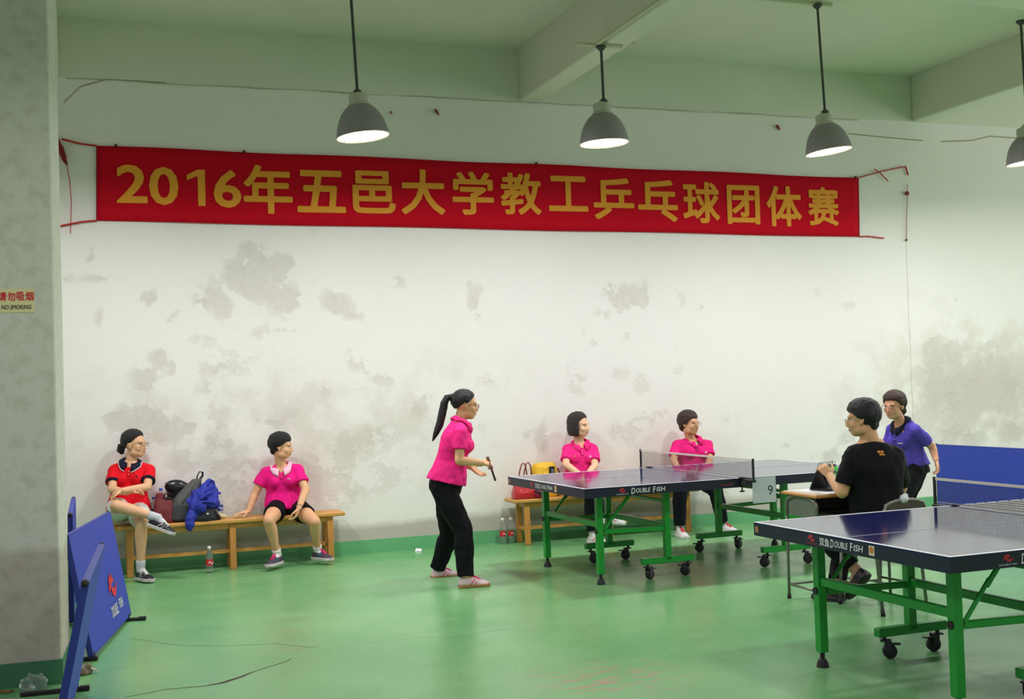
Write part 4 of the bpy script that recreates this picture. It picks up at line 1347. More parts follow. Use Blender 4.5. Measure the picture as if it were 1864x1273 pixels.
def hand(mb, wr, d, n, th, curl=35, k=1.0, spread=0.05, thumb=0.6):
    """palm, four unequal bent fingers and a thumb that leaves the side of the palm.
    d = along the hand, n = where the palm faces, th = towards the thumb"""
    d = Vector(d).normalized()
    th = Vector(th); th = (th - d * th.dot(d)).normalized()
    n_ = Vector(n); n = (n_ - d * n_.dot(d) - th * (n_ - d * n_.dot(d)).dot(th)).normalized()
    wr = Vector(wr)
    rings = []
    for s, w_, t_ in ((-.015, .024, .019), (.01, .027, .018), (.04, .036, .016), (.07, .040, .014), (.088, .039, .012)):
        c = wr + d * s * k
        rings.append([c + (th * math.cos(a) * w_ + n * math.sin(a) * t_) * k for a in [2 * math.pi * i / 16 for i in range(16)]])
    mb.loft(rings)
    for i, (o, L) in enumerate(((.0305, .070), (.0105, .078), (-.0105, .072), (-.030, .057))):
        p = wr + d * .08 * k + th * o * k
        dd = (d + th * (o * spread * 30)).normalized()
        ax = dd.cross(n).normalized()
        ang = 0
        r0 = .0085 * k if i < 3 else .0075 * k
        for seg, fl in enumerate((.45, .31, .24)):
            ang += math.radians(curl * (.7, 1.1, .8)[seg] * (1 + .08 * i))
            v = dd * math.cos(ang) + n * math.sin(ang)
            q = p + v * L * fl * k
            mb.rcone(p, q, r0, r0 * .9, 10)
            r0 *= .9
            p = q
    p = wr + d * .022 * k + th * .022 * k + n * .004 * k
    v = (th * .75 + d * .6 + n * .25).normalized()
    for L, r in ((.036, .0125), (.030, .0105), (.024, .009)):
        q = p + v * L * k
        mb.rcone(p, q, r * k, r * .92 * k, 10)
        p = q
        v = (v + d * .35 + n * .25 * thumb).normalized()

def head_volumes(mb, c, R, k=1.0, nose=1.0, jaw=1.0):
    """skull, face, jaw, nose, brow, cheeks, lips, ears; R = (right, forward, up)"""
    r, f, u = R
    def W(x, y, z):
        return c + (r * x + f * y + u * z) * k
    def E(x, y, z, a, b, d_):
        mb.ell(W(x, y, z), (r * a * k, f * b * k, u * d_ * k), 20, 14)
    E(0, -.018, .030, .075, .093, .080)
    E(0, .022, -.028, .060 * jaw, .068, .080)
    E(0, .044, -.080, .040 * jaw, .036, .030)
    for s in (-1, 1):
        E(s * .034, .050, -.030, .030, .028, .030)
        E(s * .028, .068, .022, .028, .016, .012)
        E(s * .040 * jaw, .012, -.066, .024, .044, .034)
        # ear: rim and lobe
        E(s * .077, -.010, -.008, .008, .018, .027)
        E(s * .074, -.002, -.032, .007, .010, .011)
        mb.ell(W(s * .012, .094, -.036), (r * .008 * k, f * .008 * k, u * .007 * k), 10, 8)
    mb.rcone(W(0, .080, .014), W(0, .098, -.030), .0095 * k, .0125 * k * nose, 12)
    E(0, .076, -.061, .026, .014, .017)
    return W

def star_hair(c, R, k, hairline, thick, skull=(.079, .097, .084)):
    """hair cap: proud of the skull inside the hairline, sunk under the skin outside it"""
    r, f, u = R
    o = c + (f * -.018 + u * .030) * k
    mb = MB()
    nu, nv = 56, 36
    rings = []
    for j in range(nv + 1):
        el = -math.pi / 2 + math.pi * j / nv
        el = max(-1.54, min(1.54, el))
        ring = []
        for i in range(nu):
            az = 2 * math.pi * i / nu          # 0 = front, + towards the right
            x, y, z = math.sin(az) * math.cos(el), math.cos(az) * math.cos(el), math.sin(el)
            R0 = 1.0 / math.sqrt((x / skull[0]) ** 2 + (y / skull[1]) ** 2 + (z / skull[2]) ** 2)
            a = abs(az if az <= math.pi else az - 2 * math.pi)
            sg = 1 if az <= math.pi else -1
            hl = hairline(math.degrees(a), sg)
            m = max(0.0, min(1.0, (math.degrees(el) - hl) / 9.0 + .5))
            m = m * m * (3 - 2 * m)
            t = thick(math.degrees(a), math.degrees(el)) * (.30 + .70 * max(0.0, min(1.0, (math.degrees(el) - hl) / 38.0)) ** .7)
            rr = (R0 - .026) * (1 - m) + (R0 + t) * m
            ring.append(o + (r * x + f * y + u * z) * rr * k)
        rings.append(ring)
    mb.loft(rings)
    return mb

def interp(pts):
    def g(a):
        for (x0, y0), (x1, y1) in zip(pts[:-1], pts[1:]):
            if a <= x1:
                return y0 + (y1 - y0) * (a - x0) / (x1 - x0)
        return pts[-1][1]
    return g

HAIRLINES = {
    # swept back, ear free
    'back': lambda s: interp(((0, 30), (30, 27), (52, 13), (68, -4), (84, -18), (96, -8), (112, -26), (140, -46), (180, -50)))(s),
    # short crop with fringe
    'short': lambda s: interp(((0, 14), (35, 12), (52, 2), (66, -14), (80, -30), (90, -28), (100, -16), (110, -40), (140, -58), (180, -62)))(s),
    'fringe': lambda s: interp(((0, 12), (20, 16), (42, 6), (60, -14), (76, -36), (110, -46), (150, -58), (180, -62)))(s),
    'part': lambda s: interp(((0, 34), (20, 32), (45, 20), (62, 0), (80, -34), (110, -46), (150, -55), (180, -56)))(s),
}
hair_black = mat('hair_black', (11, 10, 11), .5, var=.35, vscale=40, stretch=(30, 30, 2), bump=.5, bscale=45)
hair_brown = mat('hair_dark_brown', (38, 24, 22), .5, var=.3, vscale=40, stretch=(30, 30, 2), bump=.5, bscale=45)
hair_red = mat('hair_brown', (58, 36, 26), .55, var=.3, vscale=40, stretch=(30, 30, 2), bump=.5, bscale=45)
eye_white = mat('eye_white', (226, 222, 214), .3)
iris = mat('iris_dark', (28, 20, 16), .25)
brow_m = mat('eyebrow', (84, 62, 48), .9)
lip_m = mat('lips', (192, 112, 98), .6)
sock_m = mat('sock_white', (222, 220, 218), .85)
glass_m = mat('spectacle_frame', (84, 60, 52), .35, metal=.5)
lens_m = bpy.data.materials.new('spectacle_lens')
lens_m.use_nodes = True
_l = lens_m.node_tree.nodes['Principled BSDF']
_l.inputs['Base Color'].default_value = (.97, .98, .97, 1); _l.inputs['Roughness'].default_value = .05; _l.inputs['Transmission Weight'].default_value = 1.0; _l.inputs['IOR'].default_value = 1.05

def shoe(t, an, toe, n, upper, sole_c, lace_c, L=.245, stripe=None, label=None):
    """an = ankle joint, toe = direction of the toe, n = the shoe's own up"""
    an = Vector(an)
    n = Vector(n).normalized()
    d = Vector(toe); d = (d - n * d.dot(n)).normalized()
    s = d.cross(n)
    h = an - n * .088 - d * .055
    k = L / .245
    st = ((0.0, .024, .056, -.0), (.018, .034, .082, 0), (.045, .039, .094, 0), (.075, .040, .100, 0), (.105, .040, .092, 0), (.13, .042, .078, 0), (.16, .044, .064, 0), (.19, .044, .052, 0), (.217, .038, .043, 0), (.236, .024, .034, 0), (.245, .009, .024, 0))
    up, so = MB(), MB()
    rings, rs = [], []
    for x, w_, z, _ in st:
        c = h + d * x * k
        ring = []
        for i in range(20):
            a = 2 * math.pi * i / 20
            ca, sa = math.cos(a), math.sin(a)
            zz = .014 + (z - .014) * max(sa, 0) ** .8 if sa > 0 else .010
            ww = w_ * (1.0 - .22 * max(sa, 0) ** 2)
            ring.append(c + s * ca * ww + n * zz)
        rings.append(ring)
    up.loft(rings)
    for x, w_, z, _ in st:
        c = h + d * (x * 1.02 - .003) * k
        rs.append([c + s * (w_ + .004) * q[0] + n * q[1] for q in ((-1, .002), (-.9, 0), (.9, 0), (1, .002), (1.0, .022), (.9, .026), (-.9, .026), (-1, .022))])
    so.loft(rs)
    o = t.part('shoe', up, upper, True, label=label)
    t.part('sole', so, sole_c, 40, parent=o)
    lc = MB()
    for i in range(4):
        x = .105 + i * .02
        z = (.089, .080, .070, .061)[i]
        lc.tube([h + d * x * k + s * q * .022 + n * (z + .004 - .010 * abs(q)) for q in (-1, -.5, 0, .5, 1)], .0055, 6, flat=.6)
    lc.tube([h + d * .085 * k + n * .099, h + d * .12 * k + n * .084, h + d * .17 * k + n * .058], [.014, .014, .010], 8, flat=.5)
    t.part('laces', lc, lace_c, True, parent=o)
    if stripe:
        sp = MB()
        for sg in (-1, 1):
            sp.tube([h + d * .085 * k + s * sg * .036 + n * .026, h + d * .11 * k + s * sg * .034 + n * .05, h + d * .125 * k + s * sg * .026 + n * .064], [.006, .007, .004], 6, flat=.6)
            sp.tube([h + d * .12 * k + s * sg * .040 + n * .026, h + d * .14 * k + s * sg * .036 + n * .045], [.005, .004], 6, flat=.6)
        t.part('side_stripe', sp, stripe, True, parent=o)
    return o

def soften(me, c, rad, it):
    """relax the mesh inside a sphere, so the volumes of a face flow together"""
    n = len(me.vertices)
    co = np.empty(n * 3, dtype=np.float32); me.vertices.foreach_get('co', co); co = co.reshape(-1, 3)
    ed = np.empty(len(me.edges) * 2, dtype=np.int32); me.edges.foreach_get('vertices', ed); ed = ed.reshape(-1, 2)
    dist = np.linalg.norm(co - np.array(c, dtype=np.float32), axis=1)
    w_ = np.clip((rad - dist) / .02, 0, 1)[:, None]
    deg = np.bincount(ed.ravel(), minlength=n)[:, None].astype(np.float32)
    for _ in range(it):
        s = np.zeros_like(co)
        np.add.at(s, ed[:, 0], co[ed[:, 1]])
        np.add.at(s, ed[:, 1], co[ed[:, 0]])
        co = co + (s / np.maximum(deg, 1) - co) * .55 * w_
    me.vertices.foreach_set('co', co.ravel())
    me.update()

def person(p):
    k = p.get('k', 1.0)
    male = p.get('male', False)
    g = lambda n: Vector(p[n])
    pel, neck, head = g('pelvis'), g('neck'), g('head')
    base = Vector((pel.x, pel.y, 0)) if 'base' not in p else Vector(p['base'])
    # --- torso frame
    latU = (g('shR') - g('shL')).normalized()
    latL = (g('hipR') - g('hipL')).normalized()
    sp = (neck - pel).normalized()
    belly = p.get('slouch', 0.0)
    def torso(grow, t0, t1, nr=12, tilt=0.0, ease=0.0):
        prof = interp(((-.20, .135), (-.08, .165), (.05, .168), (.2, .155), (.38, .138), (.55, .150), (.72, .162), (.84, .158), (.93, .115), (1.0, .062), (1.1, .054))) if not male else interp(((-.20, .13), (-.08, .158), (.05, .160), (.2, .155), (.38, .155), (.55, .168), (.72, .182), (.84, .186), (.93, .13), (1.0, .068), (1.1, .06)))
        dep = interp(((-.20, .10), (-.08, .118), (.05, .118), (.2, .108), (.38, .098), (.55, .104), (.72, .108), (.84, .088), (.93, .068), (1.0, .056), (1.1, .052)))
        rings = []
        L = (neck - pel).length
        for i in range(nr + 1):
            t = t0 + (t1 - t0) * i / nr
            lat = (latL.lerp(latU, max(0, min(1, t)))).normalized()
            f = sp.cross(lat).normalized()
            c = pel + sp * (L * t) - f * belly * math.sin(math.pi * max(0, min(1, t)))
            a, b = prof(t) * k + grow + ease * max(0, .5 - t), dep(t) * k + grow + ease * max(0, .5 - t)
            ring = []
            for q in range(28):
                an = 2 * math.pi * q / 28
                ca, sa = math.cos(an), math.sin(an)
                e = .8
                dx, dy = math.copysign(abs(ca) ** e, ca) * a, math.copysign(abs(sa) ** e, sa) * b
                dz = -tilt * dy * max(0, (t - .86) / .14) if t > .86 else 0
                ring.append(c + lat * dx + f * dy + sp * dz)
            rings.append(ring)
        return rings
    fT = sp.cross(latU).normalized()
    fL = sp.cross(latL).normalized()
    bm = MB()
    bm.loft(torso(0, -.10, 1.05))
    # breast and shoulder masses
    if not male:
        for s in (-1, 1):
            c = pel + (neck - pel) * .66 + latU * s * .068 * k + fT * (.075 * k) - fT * belly * .8
            bm.ball(c, .058 * k)
    # --- neck and head
    hf = Vector(p['face']).normalized()
    hu = Vector(p.get('hup', (0, 0, 1)))
    R = fr(hf, hu)
    hk = p.get('hk', 1.0)
    c = head
    W = head_volumes(bm, c, R, hk, p.get('nose', 1.0), 1.06 if male else p.get('jaw', 1.0))
    bm.rcone(neck - sp * .03, W(0, -.025, -.055), .060 * k if male else .052 * k, .052 * k if male else .046 * k)
    # --- arms
    ua, ub, fa, fb = (.047, .040, .040, .027) if male else (.042, .036, .036, .0245)
    ua, ub, fa, fb = ua * k, ub * k, fa * k, fb * k
    for s in 'LR':
        sh, el, wr = g('sh' + s), g('el' + s), g('wr' + s)
        bm.rcone(lerp(neck, sh, .40) - sp * .02, sh, .036 * k, .042 * k)
        bm.rcone(sh, el, ua, ub)
        m = lerp(el, wr, .28)
        bm.rcone(el, m, ub * .98, fa)
        bm.rcone(m, wr, fa, fb)
        h = p['hand' + s]
        hand(bm, wr, *h[:3], curl=h[3] if len(h) > 3 else 35, k=p.get('handk', .96) * k)
    # --- legs
    for s in 'LR':
        hp, kn, an = g('hip' + s), g('kn' + s), g('an' + s)
        tk = p.get('thigh', 1.0) * k
        bm.rcone(hp, lerp(hp, kn, .5), .086 * tk, .072 * tk)
        bm.rcone(lerp(hp, kn, .5), kn, .072 * tk, .052 * tk)
        back = ((hp - kn).normalized() + (an - kn).normalized())
        back = back.normalized() * .016 if back.length > .05 else -fL * .016
        cf = lerp(kn, an, .30) + back * k
        bm.rcone(kn, cf, .051 * k, .052 * tk)
        bm.rcone(cf, lerp(kn, an, .7), .051 * tk, .036 * k)
        bm.rcone(lerp(kn, an, .7), an, .036 * k, .032 * k)
        toe = Vector(p['toe' + s]).normalized()
        shn = Vector(p.get('upn' + s, (0, 0, 1)))
        bm.rcone(an, an - shn * .056 + toe * .085, .030 * k, .020 * k)
    me = remesh(bm, 'person', .0052, 2, 0, off=base)
    soften(me, c - base, .135 * hk, 7)
    t = Thing('person', p['label'], 'person', base, mb=me, m=skin(p['skin']))
    tree = BVHTree.FromPolygons([v.co.copy() for v in me.vertices], [q.vertices[:] for q in me.polygons])
    def surf(x, z, push=0.0):
        o = W(x, .30, z) - base
        hit = tree.ray_cast(o, -R[1], .4)
        return (hit[0] + base + R[1] * push) if hit[0] is not None else W(x, .085, z)
    # --- face
    r, f, u = R
    eyesz = .004
    for s in (-1, 1):
        q = surf(s * .031 * hk, eyesz)
        e = t.part('eye', MB().ell(q - f * .003, (r * .0125 * hk, f * .0045, u * .0046 * hk), 14, 8), eye_white, True)
        t.part('iris', MB().ell(q + f * .0012 + r * .001 * s, (r * .0058 * hk, f * .0028, u * .0054 * hk), 12, 8), iris, True, parent=e)
        t.part('eyelid', MB().tube([surf(s * x * hk, z, .001) for x, z in ((.016, .006), (.024, .0105), (.032, .0115), (.040, .0095), (.047, .0045))], [.0009, .0014, .0015, .0014, .0009], 6), brow_m, True, parent=e)
        t.part('eyebrow', MB().tube([surf(s * x * hk, z, .0005) for x, z in ((.014, .0235), (.024, .0285), (.036, .0295), (.049, .0245))], [.0014, .0022, .0022, .0011], 6, flat=.7), brow_m, True)
    lp = MB()
    lp.tube([surf(x * hk, -.0575 + abs(x) * .06, .0005) for x in (-.024, -.014, -.006, 0, .006, .014, .024)], [.001, .0024, .003, .0026, .003, .0024, .001], 8)
    lp.tube([surf(x * hk, -.0665 + abs(x) * .28, .0005) for x in (-.022, -.012, 0, .012, .022)], [.001, .003, .0036, .003, .001], 8)
    t.part('lips', lp, lip_m, True)
    # --- hair
    hm = p['hairmat']
    hl = HAIRLINES[p['hair']]
    thick = p.get('thick', 0.012)
    hb = star_hair(c, R, hk, lambda a, s: hl(a), lambda a, e: thick * (1.0 + (.5 if e > 20 else .2)))
    if p['hair'] != 'back':
        hb.ell(W(0, -.070, -.038), (r * .058 * hk, f * .036 * hk, u * .046 * hk))
        hb.ell(W(0, -.045, -.005), (r * .078 * hk, f * .066 * hk, u * .05 * hk))
    for fn in p.get('hairextra', []):
        fn(hb, W, R, hk)
    t.part('hair', remesh(hb, 'hair', .0055, 2, .003, (60, 60, 14), base, 2.0), hm)
    for nm, fn, mm in p.get('extras', []):
        q = MB()
        fn(q, W, R, hk, surf)
        t.part(nm, q, mm, True)
    if p.get('glasses'):
        gm = MB(); gl = MB()
        yy = .101
        for s in (-1, 1):
            ring = [W(s * .033 + .024 * math.cos(a), yy - .006 * (math.cos(a) * s > 0) * abs(math.cos(a)), .001 + .0175 * math.sin(a)) for a in [2 * math.pi * i / 20 for i in range(21)]]
            gm.tube(ring, .0016, 6)
            gm.tube([W(s * .057, yy - .006, .005), W(s * .074, .07, .006), W(s * .081, .0, .004), W(s * .080, -.012, -.006)], .0016, 6)
            gl.add(ring[:-1], [tuple(range(20))])
        gm.tube([W(-.010, yy + .001, .004), W(0, yy + .004, .007), W(.010, yy + .001, .004)], .0016, 6)
        go = t.part('spectacles', gm, glass_m if p['glasses'] is True else p['glasses'], True)
        t.part('lens', gl, lens_m, parent=go, solid=.0012)
    # --- shirt
    sm = p['shirt']
    sb = MB()
    t0 = p.get('hem', .02)
    sb.loft(torso(.014, t0, p.get('necktop', .985), 14, tilt=p.get('tilt', .55), ease=p.get('ease', .02)))
    if not male:
        for s in (-1, 1):
            cc = pel + (neck - pel) * .66 + latU * s * .066 * k + fT * (.078 * k) - fT * belly * .8
            sb.ball(cc, .068 * k)
    for s in 'LR':
        sh, el = g('sh' + s), g('el' + s)
        sl = p.get('sleeve', .62)
        e = lerp(sh, el, sl)
        sb.rcone(lerp(neck, sh, .36) - sp * .014, sh, .056 * k, ua + .015)
        d = (e - sh).normalized()
        sb.tube([sh - d * .02, lerp(sh, e, .4), e], [ua + .013, ua + .015, ua + .019], 18)
    smesh = remesh(sb, 'shirt', .0085, 3, p.get('wr', .0085), (14, 14, 9), base, p.get('seed', 1.0))
    so = t.part('shirt', smesh, sm)
    stree = BVHTree.FromPolygons([v.co.copy() for v in smesh.vertices], [q.vertices[:] for q in smesh.polygons])
    def chest(a, tt, push=.002):
        """point on the shirt: a metres to the person's right, tt along the spine"""
        o = pel + (neck - pel) * tt + latU * a + fT * .5 - base
        hit = stree.ray_cast(o, -fT, .8)
        return (hit[0] + base + fT * push) if hit[0] is not None else pel + (neck - pel) * tt + latU * a + fT * .13
    t.chest, t.latU, t.fT, t.sp = chest, latU, fT, sp
    # sleeve bands
    if p.get('band'):
        for s in 'LR':
            sh, el = g('sh' + s), g('el' + s)
            e = lerp(sh, el, p.get('sleeve', .62)); d = (e - sh).normalized()
            t.part('sleeve_band', MB().tube([e - d * .010, e + d * .004], [ua + .0205, ua + .021], 18), p['band'], True, parent=so)
    # collar
    if p.get('collar'):
        ax = (W(0, -.02, -.06) - neck).normalized()
        ff = (hf - ax * hf.dot(ax))
        ff = (fT * .7 + ff.normalized() * .0)
        ff = (ff - ax * ff.dot(ax)).normalized()
        rr = ff.cross(ax)
        col = MB(); edge = MB()
        n = 36
        a0 = math.radians(16)
        rows = []
        for i in range(n + 1):
            a = a0 + (2 * math.pi - 2 * a0) * i / n
            fr_ = abs(math.cos(a / 2)) ** 6          # 1 at the front
            nf = 0.5 * (1 + math.cos(a))
            o = neck + ff * (.010 + .012 * nf) * k - ax * .022 * nf
            dirv = ff * math.cos(a) + rr * math.sin(a)
            want = o + dirv * (.092 + .012 * fr_) * k + ax * (.006 - .040 * fr_)
            loc, nrm, _, _ = stree.find_nearest(want - base)
            outer = loc + base + nrm * .009
            rows.append([o + dirv * .062 * k - ax * .004, o + dirv * .059 * k + ax * (.046 - .012 * nf), o + dirv * .065 * k + ax * (.048 - .012 * nf), outer.lerp(o + dirv * .07 * k + ax * .045, .42) + dirv * .010, outer])
        col.loft(rows, cap=False, closed=False)
        t.part('collar', col, p['collar'], True, parent=so, solid=.003)
        if p.get('collaredge'):
            edge.tube([q[4] for q in rows], .0045, 6)
            t.part('collar_trim', edge, p['collaredge'], True, parent=so)
        # placket with buttons
        if p.get('placket', True):
            pts = [chest(.0, tt, .001) for tt in (.90, .84, .78, .72)]
            m = MB()
            vs = []
            for q in pts:
                vs += [q - latU * .013, q + latU * .013]
            m.add(vs, [(2 * i, 2 * i + 1, 2 * i + 3, 2 * i + 2) for i in range(3)])
            po = t.part('placket', m, p.get('placketmat', sm), True, parent=so, solid=.003)
            for tt in (.76, .83):
                so_ = chest(0, tt, .003)
                b = MB().ball(so_, .004, 8, 6)
                t.part('button', b, white_ink, True, parent=so)
    for (a, tt, wd, hg, mm) in p.get('logos', []):
        q0 = chest(a, tt, .003)
        m = MB()
        ux = (chest(a + .02, tt) - chest(a - .02, tt)).normalized()
        uy = fT.cross(ux) * -1
        if uy.z < 0:
            uy = -uy
        m.add([q0 - ux * wd - uy * hg, q0 + ux * wd - uy * hg * .6, q0 + ux * wd * .8 + uy * hg, q0 - ux * wd * .7 + uy * hg * .7], [(0, 1, 2, 3)])
        t.part('chest_logo', m, mm, parent=so, solid=.002)
    # --- trousers, shorts
    tr = MB()
    tm = p['trousers']
    tr.loft(torso(.010, -.14, p.get('waist', .22), 8))
    short = p.get('shorts')
    for s in 'LR':
        hp, kn, an = g('hip' + s), g('kn' + s), g('an' + s)
        tk = p.get('thigh', 1.0) * k
        tr.ball(hp, .098 * tk)
        if short:
            e = lerp(hp, kn, short)
            d = (e - hp).normalized()
            tr.tube([hp, lerp(hp, e, .5), e], [.098 * tk, .094 * tk, (.090 if short < .7 else .080) * tk], 20)
        else:
            lo = p.get('loose', 1.0)
            tr.rcone(hp, lerp(hp, kn, .5), .097 * tk, .086 * tk * lo)
            tr.rcone(lerp(hp, kn, .5), kn, .086 * tk * lo, .068 * tk * lo)
            e = lerp(kn, an, p.get('cuff', .96))
            tr.ball(kn, .068 * tk * lo)
            tr.tube([kn, lerp(kn, e, .35), lerp(kn, e, .75), e], [.066 * tk * lo, .068 * tk * lo, .060 * tk * lo, .058 * tk * lo], 20)
    t.part('shorts' if short else 'trousers', remesh(tr, 'trousers', .0085, 3, p.get('twr', .008), (13, 13, 8), base, 5.0), tm)
    # --- socks and shoes
    for s in 'LR':
        kn, an = g('kn' + s), g('an' + s)
        toe = Vector(p['toe' + s])
        n = Vector(p.get('upn' + s, (0, 0, 1)))
        if p.get('sock', True):
            hi = lerp(an, kn, p.get('sockh', .22))
            t.part('sock', MB().tube([an - (kn - an).normalized() * .02, an, lerp(an, hi, .6), hi], [.036 * k, .0365 * k, .0385 * k, .0400 * k], 16).rcone(an, an - n * .05 + toe.normalized() * .08, .0365 * k, .026 * k), p.get('sockmat', sock_m), True)
        shoe(t, an, toe, n, *p['shoes'], L=p.get('footL', .24), stripe=p.get('stripe'))
    t.g = g; t.W = W; t.R = R; t.surf = surf; t.shirt = so
    return t

def ponytail(path, rad):
    def fn(mb, W, R, hk):
        mb.tube([W(*q) for q in path], rad, 12)
    return fn

pink = cloth('pink_polo', (238, 22, 132))
pink_b = cloth('pink_polo_light', (240, 38, 130))
pink_c = cloth('pink_polo_deep', (222, 26, 118))
red_polo = cloth('red_polo', (222, 12, 30))
navy_col = cloth('navy_collar', (24, 26, 46))
white_col = cloth('pale_pink_collar', (240, 190, 208))
black_tr = cloth('black_trousers', (9, 10, 15))
black_sh = cloth('black_shorts', (11, 11, 15))
navy_tr = cloth('dark_navy_trousers', (11, 14, 24))
white_sh = cloth('white_shorts', (216, 216, 208))
black_tee = cloth('black_tshirt', (10, 11, 13))
purple = cloth('purple_polo', (84, 70, 176))
shoe_black = mat('shoe_black', (26, 26, 30), .45)
shoe_white = mat('shoe_white', (220, 216, 214), .5)
shoe_grey = mat('shoe_plum_grey', (66, 54, 72), .6)
shoe_pink = mat('shoe_pink_white', (228, 196, 204), .5)
sole_white = mat('sole_white', (214, 214, 204), .6)
sole_gum = mat('sole_gum', (168, 122, 70), .6)
sole_pale = mat('sole_pale', (196, 190, 184), .6)
sole_black = mat('sole_black', (30, 30, 32), .6)
lace_mag = mat('lace_magenta', (206, 20, 96), .7)
lace_white = mat('lace_white', (226, 226, 220), .7)
lace_pink = mat('lace_pink', (240, 40, 116), .7)
lace_red = mat('lace_red', (196, 30, 44), .7)
teal = mat('stripe_teal', (40, 150, 160), .6)

Y_ = 10.86
# ---- 1  woman in red, legs crossed
P1 = person(dict(label='seated woman in a red polo with arms folded, legs crossed, at the left bench end', skin=(226, 176, 136), k=.98,
    pelvis=(0.335, 10.860, 0.555), neck=(0.363, 10.880, 0.971), head=(0.402, 10.850, 1.133), face=(.86, -.52, -.03), slouch=.015, hk=1.02,
    shR=(0.226, 10.890, 0.912), shL=(0.515, 10.840, 0.898), elR=(0.201, 10.740, 0.758), elL=(0.487, 10.680, 0.768), wrR=(0.322, 10.600, 0.738), wrL=(0.284, 10.500, 0.766),
    handR=((.9, .1, .1), (0, -.2, -1), (0, -1, .2), 25), handL=((-.85, .25, -.3), (.1, -.1, -1), (0, -1, .1), 40),
    hipR=(0.262, 10.830, 0.563), hipL=(0.416, 10.830, 0.548), knR=(0.228, 10.470, 0.644), anR=(0.548, 10.340, 0.534), knL=(0.421, 10.450, 0.490), anL=(0.409, 10.470, 0.099),
    toeR=(.85, -.35, -.35), upnR=(.35, -.1, .9), toeL=(.45, -.9, 0),
    hair='back', hairmat=hair_black, thick=.013, hairextra=[ponytail([(-.01, -.105, .00), (-.012, -.135, -.02), (-.012, -.14, -.055), (-.01, -.12, -.085)], [.022, .036, .036, .016])],
    glasses=True, shirt=red_polo, collar=navy_col, collaredge=white_ink, band=navy_col, placketmat=red_polo, logos=[(-.07, .72, .008, .009, navy_col)], hem=-.02,
    trousers=white_sh, shorts=.80, shoes=(shoe_black, sole_pale, lace_white), stripe=white_ink, sockh=.20, sockmat=mat('sock_grey', (196, 196, 200), .85), twr=.009, seed=3.0))
# ---- 2  woman in pink with pale collar, hand on the bench
P2 = person(dict(label='seated woman in a pink polo with pale collar, leaning her hand on the bench', skin=(222, 170, 128), k=1.0,
    pelvis=(1.690, 10.860, 0.509), neck=(1.664, 10.850, 0.869), head=(1.661, 10.800, 1.055), face=(.93, -.34, -.12), slouch=.02, hk=.99,
    shR=(1.524, 10.880, 0.815), shL=(1.803, 10.800, 0.829), elR=(1.422, 10.880, 0.643), elL=(1.843, 10.680, 0.662), wrR=(1.352, 10.820, 0.490), wrL=(1.758, 10.550, 0.517),
    handR=((-.9, -.25, -.12), (0, 0, -1), (.25, -.9, 0), 8), handL=((-.35, -.1, -.85), (-.7, .3, .2), (-.3, -.9, .1), 30),
    hipR=(1.617, 10.830, 0.501), hipL=(1.784, 10.830, 0.490), knR=(1.477, 10.450, 0.435), knL=(1.877, 10.450, 0.397), anR=(1.559, 10.550, 0.126), anL=(1.925, 10.620, 0.128),
    toeR=(-.62, -.8, 0), toeL=(.55, -.85, 0),
    hair='short', hairmat=hair_black, thick=.016,
    necktop=.945, shirt=pink, collar=white_col, logos=[(-.07, .72, .014, .004, white_ink)], hem=-.03, waist=.05,
    trousers=black_sh, shorts=.52, shoes=(shoe_grey, sole_pale, lace_mag), stripe=teal, sockh=.15, seed=7.0,
    extras=[]))
P2.part('wristwatch', MB().tube([lerp(P2.g('wrL'), P2.g('elL'), .06), lerp(P2.g('wrL'), P2.g('elL'), .10)], [.0285, .029], 16), mat('watch_steel', (150, 146, 140), .4, metal=.6), True)
# ---- 3  standing player
P3 = person(dict(label='standing woman in pink with a long ponytail, holding a bat by the farther table', skin=(224, 172, 128), k=1.0, base=(2.75, 9.05, 0),
    pelvis=(2.669, 9.030, 0.786), neck=(2.803, 9.030, 1.258), head=(2.853, 9.030, 1.396), face=(.985, -.10, -.12), hup=(.10, 0, 1), hk=1.0,
    shR=(2.744, 8.850, 1.183), shL=(2.890, 9.200, 1.175), elR=(2.713, 8.800, 0.974), wrR=(2.909, 8.840, 0.944), elL=(2.827, 9.320, 0.945), wrL=(2.912, 9.150, 0.896),
    handR=((.95, .15, -.12), (.1, .55, -.8), (.25, .75, .5), 55), handL=((.80, -.10, -.62), (.35, -.2, .9), (.5, .75, .3), 10),
    hipR=(2.617, 8.950, 0.752), hipL=(2.699, 9.120, 0.739), knR=(2.739, 8.840, 0.429), anR=(2.728, 8.770, 0.088), knL=(2.755, 9.270, 0.356), anL=(2.678, 9.370, 0.074),
    toeR=(.98, -.12, 0), toeL=(.95, .05, 0),
    hair='back', hairmat=hair_black, thick=.010, hairextra=[ponytail([(0, -.10, .045), (0, -.128, .060)], [.02, .022]), ponytail([(0, -.125, .06), (0, -.155, .05), (0, -.175, -.0), (.0, -.185, -.08), (0, -.195, -.16), (0, -.22, -.24), (0, -.245, -.31)], [.018, .026, .032, .034, .032, .024, .006])],
    glasses=True, shirt=pink_b, collar=pink_b, hem=.02, ease=.05, tilt=.3, placket=True,
    trousers=black_tr, waist=.25, loose=1.10, cuff=1.02, twr=.010, shoes=(shoe_pink, sole_gum, lace_pink), stripe=lace_pink, sock=False, seed=9.0, thigh=1.02))
P3.part('hair_tie', MB().tube([P3.W(0, -.118, .055), P3.W(0, -.134, .062)], [.024, .025], 14), mat('hair_tie_dark', (30, 26, 34), .6), True)
